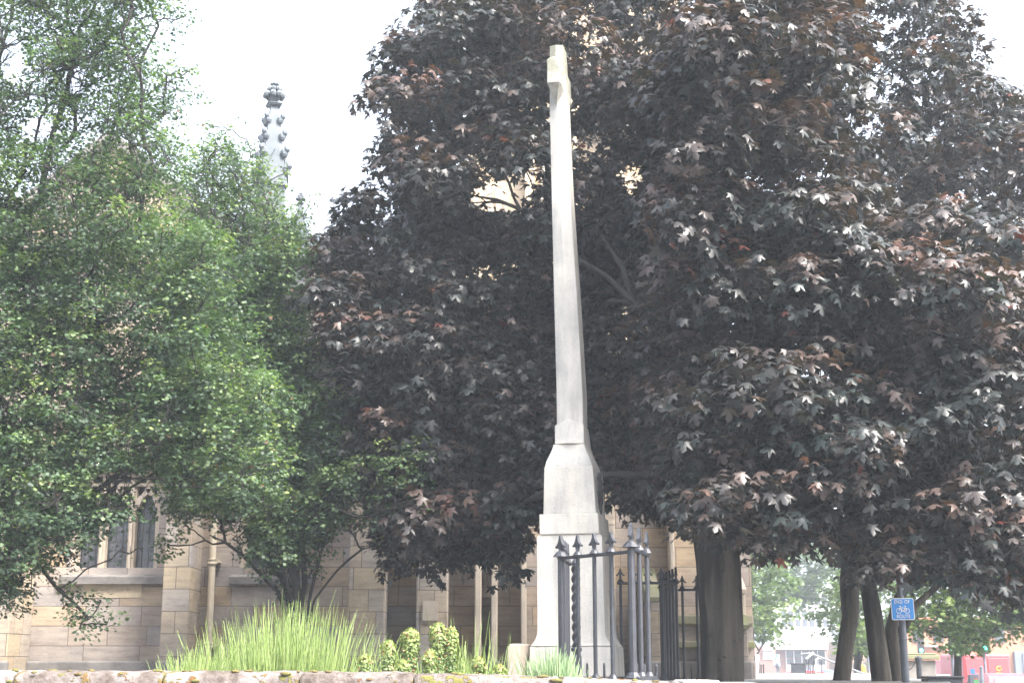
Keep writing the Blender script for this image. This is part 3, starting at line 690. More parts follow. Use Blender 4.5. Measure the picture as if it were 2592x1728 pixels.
def trunk_mesh(pts, rads, seg=20, rough=.035, parent=None, name='trunk', m=None):
    mb = MB(); n = len(pts); P_ = []; R_ = []
    for i in range(n-1):
        for k in range(6): t = k/6; P_.append(Vector(pts[i]).lerp(Vector(pts[i+1]), t)); R_.append(rads[i]+(rads[i+1]-rads[i])*t)
    P_.append(Vector(pts[-1])); R_.append(rads[-1]); mb.tube(P_, R_, seg)
    for i, v in enumerate(mb.v):
        v = Vector(v); ax = P_[min(i//seg, len(P_)-1)]; o = v-ax; ang = math.atan2(o.y, o.x)
        q = mn.noise(Vector((math.cos(ang)*2, math.sin(ang)*2, v.z*.6)))*.09 + mn.noise(Vector((math.cos(ang)*5, math.sin(ang)*5, v.z*2.2)))*rough
        mb.v[i] = tuple(ax + o*(1+q))
    return mb.build(name, m or bark, parent, smooth=True)

# ------------------------------------------------------------------ copper-leaved maples
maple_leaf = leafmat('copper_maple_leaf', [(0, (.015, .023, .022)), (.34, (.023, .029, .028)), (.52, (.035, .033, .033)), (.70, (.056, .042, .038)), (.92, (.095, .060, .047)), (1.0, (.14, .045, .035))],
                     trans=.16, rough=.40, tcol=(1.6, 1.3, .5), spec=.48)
mp1 = thing('copper_maple', 'huge copper-leaved maple with thick grey trunk just right of the railings', 'tree', W(1830, 1728, 15.3))
m1base = W(1826, 1728, 15.3)
polyM = [(1130, -160), (1060, 30), (985, 110), (935, 230), (960, 330), (935, 430), (905, 490), (850, 560), (820, 640), (750, 760), (815, 900), (860, 1050), (900, 1180), (900, 1330), (960, 1440), (1080, 1500), (1190, 1420), (1310, 1480), (1360, 1290),
         (1500, 1240), (1650, 1330), (1760, 1370), (1900, 1400), (2080, 1410), (2120, 1300), (2230, 1100), (2230, 700), (2180, 300), (2140, -160)]
holesM = [(1262, 495, 95, 48), (1600, 450, 38, 50)]
def yM(px, py): return (17.0, 21.5) if px < 1650 else (np.interp(px, [1650, 1700, 2100], [14.6, 13.4, 13.2]), 18.5)
lobM = sample_lobes(polyM, 360, yM, (.42, .85), holesM, .42, 10)
lobM += sample_lobes([(1370, 930), (1750, 930), (1750, 1320), (1640, 1300), (1500, 1220), (1380, 1260)], 40, lambda x, y: (17.0, 20.5), (.42, .8), (), .4)
lobM += sample_lobes([(960, 950), (1390, 950), (1390, 1270), (1300, 1400), (1150, 1330), (1000, 1340)], 40, lambda x, y: (17.0, 20.5), (.42, .8), (), .4)
lobM += sample_lobes([(1000, 560), (1390, 560), (1390, 950), (900, 950)], 26, lambda x, y: (17.5, 20.5), (.42, .8), (), .4)
lobM += sample_lobes([(1440, 620), (1640, 640), (1640, 880), (1500, 860)], 9, lambda x, y: (16.7, 17.2), (.4, .6), (), .3)
lobM = [(q, r) for q, r in lobM if not (abs(q.x-.5) < 1.2 and q.y < 17)]
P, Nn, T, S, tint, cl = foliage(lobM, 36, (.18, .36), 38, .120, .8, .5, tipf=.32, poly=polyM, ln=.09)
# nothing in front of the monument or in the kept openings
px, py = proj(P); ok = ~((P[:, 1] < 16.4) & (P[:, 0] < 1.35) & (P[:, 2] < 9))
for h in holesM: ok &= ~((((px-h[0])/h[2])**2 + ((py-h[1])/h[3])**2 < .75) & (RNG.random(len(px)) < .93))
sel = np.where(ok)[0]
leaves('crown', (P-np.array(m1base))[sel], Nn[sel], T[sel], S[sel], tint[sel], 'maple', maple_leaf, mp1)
print('maple leaves', len(sel))
sk = Skel(); off = Vector(m1base)
tp = [Vector((0, 0, 0)), Vector((.01, 0, .6)), Vector((-.01, .02, 1.3)), Vector((-.07, .06, 2.3)), Vector((-.05, .2, 4.5)), Vector((0, .3, 6.5))]
trunk_mesh([(0, 0, -.4)] + tp, [.25, .225, .222, .232, .24, .15, .08], 28, parent=mp1)
# a fork starts low, on the left side of the trunk
i0 = sk.add(tp[3], -1); last = i0
for q in tp[4:]: last = sk.add(q, last)
for (px_, py_, Y_) in ((1420, 480, 17.6), (1110, 475, 18.6), (1330, 640, 18), (1290, 250, 18.5), (1650, 300, 17), (2000, 500, 15.5), (1200, 330, 18.2)):
    sk.attach(W(px_, py_, Y_) - off, 9, .007, .08, .9)
for q, r in sorted(lobM, key=lambda t: (t[0]-off).length): sk.attach(q - off, 4, .028)
sk.build('limbs', .009, .38, .07, twigm, mp1, 7, [(Vector(c0)-off, Vector(cc)-off, .009) for cc, c0 in cl[::2]])

def maple(label, base, trunk_pts, rads, poly, nl, yf, holes=(), nleaf=34, ncl=26, rad=(.45, .85), size=.120, limbs=()):
    root = thing('copper_maple', label, 'tree', base); off = Vector(base)
    lob = sample_lobes(poly, nl, yf, rad, holes, .42)
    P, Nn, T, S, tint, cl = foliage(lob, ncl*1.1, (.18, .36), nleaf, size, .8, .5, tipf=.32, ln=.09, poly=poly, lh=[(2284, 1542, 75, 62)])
    leaves('crown', P-np.array(off), Nn, T, S, tint, 'maple', maple_leaf, root)
    print('maple2', len(P))
    for tp_, rd_ in zip(trunk_pts, rads): trunk_mesh([Vector(q)-off for q in tp_], rd_, 18, parent=root)
    sk = Skel(); i = sk.add(Vector(trunk_pts[0][-2])-off, -1); i = sk.add(Vector(trunk_pts[0][-1])-off, i)
    for q, r in sorted(lob, key=lambda t: (t[0]-off).length): sk.attach(q-off, 4, .05)
    sk.build('limbs', .010, .42, .09, twigm, root, 6, [(Vector(c0)-off, Vector(cc)-off, .008) for cc, c0 in cl[::3]])
    return root
polyR = [(2100, -160), (2440, -160), (2420, 40), (2500, 120), (2525, 160), (2470, 230), (2560, 240), (2750, 330), (2750, 1420), (2560, 1480), (2420, 1440), (2250, 1440), (2060, 1400), (2080, 1200), (2150, 700)]
b2 = W(2128, 1722, 21)
maple('copper maple with a slim dark leaning trunk, second trunk from the left', b2, [[W(2128, 1745, 21), W(2140, 1640, 21), W(2152, 1560, 21), W(2150, 1480, 21), W(2160, 1300, 21), W(2180, 900, 21)]], [[.13, .115, .12, .14, .12, .08]],
      polyR, 125, lambda x, y: (17.5, 21.5), [(2230, 320, 50, 30), (2100, 560, 40, 25)])
b3 = W(2236, 1728, 19.6)
maple('copper maple with a pale forked trunk directly left of the blue cycle sign', b3, [[W(2236, 1750, 19.6), W(2222, 1640, 19.6), W(2208, 1540, 19.6), W(2190, 1440, 19.6), W(2200, 1200, 19.6)],
      [W(2266, 1750, 19.9), W(2262, 1660, 19.9), W(2256, 1590, 19.9), W(2272, 1520, 19.9), W(2330, 1400, 19.9)], [W(2262, 1640, 19.95), W(2285, 1590, 20), W(2318, 1530, 20.1), W(2400, 1460, 20.2)]], [[.14, .13, .12, .10, .07], [.10, .09, .085, .07, .05], [.07, .065, .05, .03]],
      [(2130, 620), (2400, 520), (2720, 620), (2720, 1500), (2580, 1545), (2420, 1480), (2200, 1450), (2080, 1380), (2060, 1000)], 110, lambda x, y: (13.2, 17.0), (), rad=(.4, .7))

# ------------------------------------------------------------------ green field-maple / hawthorn shrubs at the left
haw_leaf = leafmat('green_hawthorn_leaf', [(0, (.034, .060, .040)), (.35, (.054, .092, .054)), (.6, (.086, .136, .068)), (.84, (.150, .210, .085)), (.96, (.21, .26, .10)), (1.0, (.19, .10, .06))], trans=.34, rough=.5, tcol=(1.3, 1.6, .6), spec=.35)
def hawthorn(label, base, stems, poly, nl, yf, rad, ncl, nleaf, size, holes=(), sprigs=(), lholes=(), thin=.72, sil=None, ty=(520, 760)):
    root = thing('hawthorn_tree', label, 'tree', base); off = Vector(base)
    lob = sample_lobes(poly, nl, yf, rad, holes, .40, 8) + [(W(a, b, c), r) for a, b, c, r in sprigs]
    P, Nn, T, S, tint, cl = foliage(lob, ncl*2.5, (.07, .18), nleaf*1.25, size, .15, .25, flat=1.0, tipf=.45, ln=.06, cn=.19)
    px, py = proj(P); ok = np.ones(len(P), bool)
    if sil: ok &= np.array([inpoly(a, b, sil) for a, b in zip(px + RNG.normal(0, 9, len(px)), py + RNG.normal(0, 9, len(px)))])
    for h in lholes: ok &= ~((((px-h[0])/h[2])**2 + ((py-h[1])/h[3])**2 < 1) & (RNG.random(len(px)) < .93))
    ok &= RNG.random(len(P)) > np.interp(py, [-200, ty[0], ty[1]], [thin, thin, 0])
    P, Nn, T, S, tint = P[ok], Nn[ok], T[ok], S[ok], tint[ok]
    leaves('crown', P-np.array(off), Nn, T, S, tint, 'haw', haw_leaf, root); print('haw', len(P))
    sk = Skel(); m = MB(); i0 = sk.add(Vector((0, 0, 0)), -1)
    for st in stems:
        pts = [off] + [W(*q) for q in st]; j = i0
        for a, b in zip(pts[:-1], pts[1:]):
            L = (b-a).length; nn = max(2, int(L/.4))
            for k in range(1, nn+1):
                v = a.lerp(b, k/nn) - off + Vector([random.gauss(0, .02) for _ in range(3)]); j = sk.add(v, j)
    for q, r in sorted(lob, key=lambda t: (t[0]-off).length): sk.attach(q-off, 5, .035, .03, .3)
    sk.build('stems', .0078, .44, .085, twigm, root, 6, [(Vector(c0)-off, Vector(cc)-off, .005) for cc, c0 in cl[::2]])
    return root
polyA = [(470, 640), (478, 470), (525, 380), (575, 335), (615, 430), (660, 450), (710, 540), (760, 600), (775, 720), (790, 880), (860, 1010), (885, 1130), (890, 1230), (860, 1290), (800, 1340), (750, 1400), (700, 1410), (650, 1360), (560, 1280), (440, 1270), (430, 1180), (460, 1000), (430, 800), (440, 600)]
hawthorn('multi-stemmed green hawthorn rising behind the bright grass clump', W(755, 1640, 18.5),
         [[(700, 1500, 18.3), (610, 1400, 18), (530, 1350, 17.8)], [(720, 1480, 18.6), (650, 1330, 18.8), (560, 1150, 19), (520, 900, 19)], [(745, 1480, 18.2), (720, 1300, 18), (690, 1000, 18.2), (640, 600, 18.6)],
          [(765, 1480, 18.5), (775, 1280, 18.5), (760, 1000, 18.7), (720, 700, 18.7)], [(790, 1500, 18.6), (830, 1330, 18.7), (870, 1150, 18.8)], [(750, 1500, 18.9), (745, 1300, 19.2), (600, 700, 19.3)], [(800, 1520, 18.4), (850, 1440, 18.3), (910, 1390, 18.2)], [(735, 1500, 18.0), (690, 1360, 17.6), (640, 1200, 17.4)]],
         polyA, 420, lambda x, y: (17.4, 19.8), (.25, .5), 60, 31, .052,
         sprigs=[(530, 320, 19, .16), (590, 330, 19, .14), (560, 400, 19, .2), (620, 440, 19, .2), (720, 440, 19, .15), (785, 520, 19, .12), (800, 640, 19, .15), (490, 480, 19, .2), (640, 380, 19, .14), (545, 470, 19, .22), (590, 520, 19, .3), (500, 560, 19, .28), (940, 1290, 18.2, .25), (980, 1240, 18.2, .2), (960, 1380, 18.2, .15), (430, 1380, 17.8, .22), (470, 1330, 17.8, .2), (740, 1560, 18.1, .18), (770, 1570, 18.2, .12), (740, 1450, 18.6, .25), (770, 1400, 18.6, .28), (700, 1420, 18.5, .2), (800, 1430, 18.7, .2), (740, 1500, 18.8, .2), (1000, 1170, 17, .28), (1040, 1230, 16.9, .28), (970, 1290, 17, .25), (1080, 1290, 16.9, .2), (930, 1200, 17.2, .3), (1060, 1160, 16.9, .2), (640, 1330, 18.2, .2), (600, 1290, 18, .2), (870, 1330, 18, .2), (600, 1360, 18.1, .2), (560, 1320, 18, .22), (840, 1370, 18.4, .2), (800, 1385, 18.5, .22), (650, 1400, 18.3, .22), (670, 1450, 18.4, .15), (860, 1290, 18.5, .25), (820, 1310, 18.6, .25)])
polyB = [(-420, -260), (470, -260), (440, 30), (455, 130), (460, 240), (410, 330), (440, 430), (430, 520), (560, 620), (560, 760), (610, 830), (620, 950), (690, 1000), (680, 1100), (740, 1160), (620, 1260), (480, 1240), (420, 1190), (340, 1230), (310, 1330), (240, 1330), (190, 1400), (120, 1430), (60, 1480), (-30, 1540), (-420, 1560)]
holesB = [(215, 1235, 60, 36), (40, 140, 28, 60), (350, 1260, 45, 60), (400, 110, 40, 60), (90, 320, 25, 20)]
hawthorn('broad green hawthorn with hanging lower branches at the left edge of the photo', W(-330, 1700, 16.0),
         [[(-250, 1500, 15.8), (-60, 1250, 15.6), (160, 950, 15.5), (330, 700, 15.5)], [(-280, 1400, 16), (-100, 900, 16), (100, 500, 16), (200, 100, 16.2)], [(-240, 1560, 15.7), (40, 1390, 15.4), (180, 1290, 15.2), (330, 1180, 15), (520, 1110, 15)], [(-200, 1500, 15.7), (0, 1330, 15.4), (150, 1480, 15.1), (230, 1560, 15)],
          [(-100, 1300, 15.9), (80, 1050, 16), (260, 400, 16.5), (400, 60, 16.6)], [(-300, 1300, 16), (-200, 700, 16), (-20, 200, 16.3), (60, -100, 16.4)]],
         polyB, 900, lambda x, y: (14.2, 16.8), (.24, .50), 62, 31, .046, holesB,
         sprigs=[(165, 1500, 15.1, .13), (195, 1545, 15, .17), (200, 1590, 15, .13), (235, 1560, 15, .15), (270, 1580, 15, .15), (255, 1520, 15, .08), (180, 1560, 15, .1), (330, 1400, 15, .14), (300, 1395, 15, .14), (350, 1385, 15, .1), (480, 180, 15.5, .08), (470, 40, 15.5, .15)], lholes=[(305, 1222, 80, 32), (340, 1375, 60, 60), (380, 1250, 40, 60), (30, 150, 30, 60), (95, 330, 40, 30), (190, 200, 25, 40)], thin=.55, ty=(350, 650))

# ------------------------------------------------------------------ bed planting
blade_m = leafmat('bright_grass_stem', [(0, (.15, .23, .06)), (.5, (.24, .33, .10)), (1, (.36, .44, .18))], trans=.35, rough=.5, tcol=(1.2, 1.3, .6))
bluegrass_m = leafmat('blue_green_leaf', [(0, (.16, .26, .13)), (.5, (.26, .36, .20)), (1, (.40, .48, .30))], trans=.3, rough=.5)
spurge_m = leafmat('spurge_leaf', [(0, (.10, .16, .05)), (.45, (.16, .22, .065)), (.85, (.29, .32, .10)), (1, (.33, .18, .09))], trans=.3, rough=.5)
def stalks(root, name, pts, m, r=.004, tips=True):
    """pts: list of (base, tip, bend vector, tint)"""
    V, Fc, tn = [], [], []
    for (a, b, bend, t) in pts:
        n = 6; base = len(V); prev = None
        side = Vector((random.uniform(-1, 1), random.uniform(-1, 1), 0)).normalized()
        o2 = side.cross(Vector((0, 0, 1)))
        for k in range(n+1):
            u = k/n; c = a.lerp(b, u) + bend*(u*u); rr_ = r*(1-.55*u)
            if tips and u > .86: rr_ = r*1.5
            if k == n: rr_ = r*.3
            for q in (side*rr_, (-side*.5+o2*.87)*rr_, (-side*.5-o2*.87)*rr_): V.append(tuple(c+q)); tn.append(t + .25*(u-.5))
            if k:
                s0 = base+(k-1)*3; s1 = base+k*3
                for e in range(3): Fc.append((s0+e, s0+(e+1) % 3, s1+(e+1) % 3, s1+e))
    me = bpy.data.meshes.new(name); me.from_pydata(V, [], Fc); me.update()
    at = me.attributes.new('tint', 'FLOAT', 'POINT'); at.data.foreach_set('value', np.clip(np.array(tn), 0, 1).astype(np.float32)); me.materials.append(m)
    o = bpy.data.objects.new(name, me); C.objects.link(o)
    if root: o.parent = root
    return o
def clump(name, label, cat, px0, px1, Y0, Y1, topf, n, m, r=.004, lean=.35, tips=True, group=None):
    xa, xb = W(px0, 1690, Y0).x, W(px1, 1690, Y0).x; base = Vector(((xa+xb)/2, (Y0+Y1)/2, YG)); pts = []
    for i in range(n):
        u = random.gauss(.5, .2); u = min(max(u, .02), .98); Y = random.uniform(Y0, Y1); pxx = px0+(px1-px0)*u; sc = random.random()
        ztop = zw(topf(pxx) + random.gauss(8, 16), Y); a = Vector((W(pxx, 1690, Y).x, Y, YG)); H = (ztop-YG)*(.25+.82*sc**1.9)
        ux = (u-.5)*2; b = a + Vector((random.gauss(ux*lean, .10)*H, random.gauss(0, .16)*H, H))
        pts.append((a-base, b-base, Vector((ux*lean*H*.35, 0, -.03*H)), random.uniform(.1, .9)))
    o = stalks(None, name, pts, m, r, tips); o.location = base; tag(o, label, cat, group); return o
tf = lambda p: np.interp(p, [380, 430, 480, 560, 640, 700, 760, 840, 900, 960, 1010], [1700, 1640, 1600, 1580, 1545, 1525, 1515, 1535, 1570, 1600, 1630])
clump('grass_clump', 'big bright yellow-green grass clump in front of the multi-stemmed hawthorn', 'grass clump', 440, 1000, 11.2, 12.6, tf, 1900, blade_m, .0038, .22)
clump('grass_clump', 'low bright grass fringe at the far left end of the planting', 'grass clump', 395, 560, 10.9, 11.6, lambda p: np.interp(p, [395, 560], [1680, 1590]), 420, blade_m, .004, .3)
clump('grass_clump', 'loose tall grass stems between the knobbly spurges and the small stone block', 'grass clump', 1080, 1300, 11.5, 12.3, lambda p: np.interp(p, [1060, 1150, 1210, 1330], [1560, 1545, 1580, 1640]), 170, blade_m, .0042, .15)
clump('grass_clump', 'thin low grass growing among the knobbly spurges', 'grass', 900, 1330, 11.6, 12.3, lambda p: np.interp(p, [900, 1100, 1300], [1620, 1640, 1660]), 420, blade_m, .0042, .1)['kind'] = 'stuff'
clump('lavender_clump', 'blue-green lavender-like tussock at the foot of the memorial railing', 'lavender', 1325, 1480, 11.2, 11.9, lambda p: np.interp(p, [1320, 1400, 1440, 1480], [1662, 1645, 1655, 1690]), 1500, bluegrass_m, .0048, .25)
# spurge columns
def spurge(px, py_top, wpx, Y, label):
    Y = 10.62 + (Y-10.8)*.5
    base = Vector((W(px, 1690, Y).x, Y, YG)); H = zw(py_top, Y)-YG; R_ = wpx*.42/F*Y
    root = thing('spurge_plant', label, 'plant', base, 'knobbly yellow-green spurges behind the wall')
    n = int(800*H/.4*max(R_/.05, .6)); z = RNG.random(n)**.7*H; a = RNG.random(n)*2*math.pi
    prof = np.clip(np.sqrt(np.clip(1-((z-(H-R_))/R_)**2, 0.05, 1)), 0, 1); prof[z < H-R_] = 1; prof *= np.interp(z/H, [0, .4, .8, 1], [.45, .7, 1, 1])
    lump = 1+.22*np.sin(a*4+z*40)*np.cos(z*60+a)
    rr_ = R_*prof*lump*RNG.uniform(.75, 1.05, n)
    P = np.stack([rr_*np.cos(a), rr_*np.sin(a), z], 1); d = np.stack([np.cos(a), np.sin(a), np.full(n, .5)], 1)
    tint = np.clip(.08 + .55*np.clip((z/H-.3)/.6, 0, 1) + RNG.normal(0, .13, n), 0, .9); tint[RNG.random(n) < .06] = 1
    leaves('flower_column', P, d + RNG.normal(0, .3, (n, 3)), d*.5 + RNG.normal(0, .7, (n, 3)) + np.array([0, 0, .3]), RNG.uniform(.018, .032, n), tint, 'oval', spurge_m, root)
    m = MB(); m.tube([(0, 0, 0), (0, 0, H*.9)], [.008, .005], 6); m.build('stem', mat('spurge_stem', (.12, .16, .05)), root)
for (px_, pt, wd, Y_, lb) in ((922, 1660, 40, 10.9, 'small knobbly yellow-green spurge, leftmost of its group'), (983, 1622, 44, 11.2, 'medium knobbly spurge, second from the left, beside a tall column'), (1038, 1592, 54, 11.6, 'tall greenish spurge column left of the tallest twin heads'),
                              (1018, 1672, 44, 10.85, 'lowest round spurge head in front of the tall column'), (1108, 1578, 48, 11.5, 'tallest spurge column, left head of the close pair'), (1141, 1590, 44, 11.55, 'tall spurge column, right head of the close pair'),
                              (1087, 1648, 44, 10.9, 'short round spurge in front of the tallest column'), (1212, 1663, 40, 10.95, 'small spurge standing alone left of the stone block'), (1262, 1684, 44, 10.85, 'flat low spurge nearest the blue-green tussock')):
    spurge(px_, pt, wd, Y_, lb)

# ------------------------------------------------------------------ cycle-route sign post
YS = 18.0; sx0 = W(2291, 1700, YS).x
post_m = mat('grey_galvanised_post', (.13, .145, .175), .5, .25, 6)
ps = thing('sign_post', 'grey metal post carrying the blue cycle-route sign', 'post', (sx0, YS, YG-.2))
m = MB(); m.tube([(0, 0, 0), (0, 0, zw(1600, YS)-YG+.2)], .048, 16); m.tube([(0, 0, zw(1600, YS)-YG+.19), (0, 0, zw(1440, YS)-YG+.2)], .042, 16)
m.lathe([(.049, -.012), (.053, -.006), (.053, .006), (.049, .012)], (0, 0, zw(1617, YS)-YG+.2), 16); m.build('pole', post_m, ps, smooth=False)
blue = mat('sign_blue', (.05, .26, .68), .4, .06, 3, bmp=0); white = mat('sign_white', (.75, .77, .8), .45, .05, 3, bmp=0); greyb = mat('sign_back', (.3, .3, .3), .5)
a = W(2253, 1513, YS-.06); b = W(2310, 1513, YS-.06); c = W(2258, 1568, YS-.06); sw = (b.x-a.x)*1.0; shh = a.z-c.z
sg = thing('cycle_sign', 'square blue END OF ROUTE sign with a white bicycle symbol on the grey post', 'sign', ((a.x+b.x)/2+.008, YS-.065, (a.z+c.z)/2), rz=math.radians(-4))
def rrect(w_, h_, r, n=5):
    pts = []
    for (cx_, cz_, a0) in ((w_/2-r, h_/2-r, 0), (-w_/2+r, h_/2-r, 90), (-w_/2+r, -h_/2+r, 180), (w_/2-r, -h_/2+r, 270)):
        for i in range(n+1): t = math.radians(a0+90*i/n); pts.append((cx_+r*math.cos(t), cz_+r*math.sin(t)))
    return pts
def rot2(pts, a): return [(x*math.cos(a)-z*math.sin(a), x*math.sin(a)+z*math.cos(a)) for x, z in pts]
ta = math.radians(0.8)
MB().prism(rot2(rrect(sw, shh, .02), ta), 0, .006).build('border', white, sg)
MB().prism(rot2(rrect(sw-.018, shh-.018, .014), ta), -.002, -.0001).build('panel', blue, sg)
def text(body, size, x, z, parent, m, y=-.0045, name='lettering', bold=.004, ry=0.0):
    cu = bpy.data.curves.new(name, 'FONT'); cu.body = body; cu.size = size; cu.align_x = 'CENTER'; cu.align_y = 'CENTER'; cu.extrude = .001; cu.offset = .0006; cu.space_character = 1.12
    o = bpy.data.objects.new('tmp', cu); C.objects.link(o); dg = bpy.context.evaluated_depsgraph_get()
    me = bpy.data.meshes.new_from_object(o.evaluated_get(dg)); bpy.data.objects.remove(o)
    q = bpy.data.objects.new(name, me); C.objects.link(q); me.materials.clear(); me.materials.append(m); q.parent = parent; q.location = (x, y, z); q.rotation_euler = (math.pi/2, ry, 0); q.scale = (.80, 1, 1); return q
text('END', .060, -.050, .086, sg, white); text('OF', .060, .056, .088, sg, white); text('ROUTE', .060, .004, -.09, sg, white)
m = MB(); bw_ = .068; wr_ = .030; zc_ = -.022
for sx_ in (-1, 1): m.tube([(sx_*.05+wr_*math.cos(t), -.005, zc_+wr_*math.sin(t)) for t in [2*math.pi*i/20 for i in range(21)]], .0038, 5)
for (p, q) in (((-.05, zc_), (-.03, zc_+.048)), ((-.03, zc_+.036), (.028, zc_+.036)), ((.05, zc_), (.026, zc_+.055)), ((-.034, zc_+.036), (-.002, zc_-.006)), ((.03, zc_+.036), (-.002, zc_-.006)), ((-.002, zc_-.006), (.05, zc_)), ((-.05, zc_), (-.03, zc_+.036)), ((-.042, zc_+.056), (-.02, zc_+.056)), ((.018, zc_+.058), (.042, zc_+.058)), ((-.03, zc_+.045), (-.032, zc_+.056))):
    m.tube([(p[0], -.005, p[1]), (q[0], -.005, q[1])], .0038, 5)
m.build('bicycle_symbol', white, sg)

# ------------------------------------------------------------------ things beyond the churchyard (right)
YB = 150.0
whitep = mat('white_cladding', (.80, .80, .80), .5, .06, .5, bmp=0); redbrick = mat('red_brick', (.30, .15, .11), .9, .3, 2, col2=(.24, .14, .12)); glass = mat('office_glass', (.07, .08, .09), .3, .3, .3, bmp=0)
wb = thing('office_building', 'modern white-clad office building with strip windows far behind the trees', 'building', (0, YB, 0))
xb = lambda p: xw(p, YB, 1650); zz_ = lambda p: zw(p, YB)
m = MB(); m.box(xb(1955), xb(2230), 0, 12, gz(0, YB), zz_(1643)); m.build('ground_floor', redbrick, wb)
m = MB(); m.box(xb(1957), xb(2094), -1.2, 11, zz_(1643)+.01, zz_(1589)); m.build('spandrel', whitep, wb)
m = MB(); m.box(xb(1957), xb(2230), -.3, 11, zz_(1589)+.01, zz_(1480)); m.build('upper_floor', whitep, wb)
for i in range(9):
    for j, (ya, yb) in enumerate(((1545, 1562), (1566, 1586), (1500, 1530))):
        p0 = 1980+i*17.5; m = MB(); m.box(xb(p0), xb(p0+13), -.36, -.31, zz_(yb), zz_(ya)); m.build('window', glass, wb)
for i in range(5):
    p0 = 1990+i*20; m = MB(); m.box(xb(p0), xb(p0+17), -.10, -.01, zz_(1664), zz_(1647)); m.box(xb(p0), xb(p0+17), -.10, -.01, zz_(1680), zz_(1667)); f_ = m.build('window', glass, wb)
m = MB(); m.box(xb(1989), xb(2089), -.06, -.005, zz_(1706), zz_(1681)); 
for i in range(6): p0 = 1987.5+i*20; m.box(xb(p0), xb(p0+2.2), -.14, -.11, zz_(1706), zz_(1646))
m.build('shop_front_frame', whitep, wb)
m = MB(); m.box(xb(1900), xb(1955), -2, 6, gz(0, YB), zz_(1637)); m.build('side_wing', redbrick, wb)
m = MB(); m.box(xb(1922), xb(1948), -2.5, -2.01, zz_(1646), zz_(1640)); m.box(xb(1922), xb(1948), -2.1, -2.01, zz_(1668), zz_(1648)); m.build('wing_canopy', whitep, wb)
# brick chapel to its right
bc = thing('brick_building', 'tan brick building with small pointed windows seen between the slim trunks', 'building', (0, YB-10, 0))
tan_brick = mat('tan_brick', (.34, .22, .15), .9, .3, 1); Yb2 = YB-10
m = MB(); m.box(xw(2140, Yb2), xw(2285, Yb2), 0, 8, .9, zw(1620, Yb2)); m.build('wall', tan_brick, bc)
for p0 in (2155, 2180, 2210): m = MB(); m.prism(arch(xw(p0, Yb2), xw(p0+8, Yb2), zw(1700, Yb2), zw(1684, Yb2), zw(1674, Yb2)), -.1, -.01); m.build('window', glass, bc)
m = MB(); m.box(xw(2198, Yb2), xw(2208, Yb2), -.6, -.05, .9, zw(1650, Yb2)); m.build('pier', redbrick, bc)
# orange brick shops
Yo = 95.0; ob = thing('brick_building', 'orange-red brick building with grey metal doors at the right, behind the red van', 'building', (0, Yo, 0))
orange = mat('orange_brick', (.46, .20, .12), .9, .25, .8); greyd = mat('grey_metal_door', (.16, .18, .22), .5, .2, 1)
m = MB(); m.box(xw(2290, Yo), xw(2800, Yo), 0, 10, 0, zw(1560, Yo)); m.build('wall', orange, ob)
for (p0, p1) in ((2400, 2436), (2560, 2600)): m = MB(); m.box(xw(p0, Yo), xw(p1, Yo), -.3, -.01, 0, zw(1648, Yo)); d_ = m.build('door', greyd, ob); m = MB(); m.box(xw((p0+p1)/2-1, Yo), xw((p0+p1)/2+1, Yo), -.36, -.301, 0, zw(1652, Yo)); m.build('door_frame', post_m, d_)
m = MB(); m.box(xw(2340, Yo), xw(2396, Yo), -.3, -.01, zw(1636, Yo), zw(1633, Yo)); m.build('ledge', whitep, ob)
for i in range(5): p0 = 2310+i*52; m = MB(); m.box(xw(p0, Yo), xw(p0+24, Yo), -.08, -.01, zw(1625, Yo), zw(1590, Yo)); m.build('window', glass, ob)

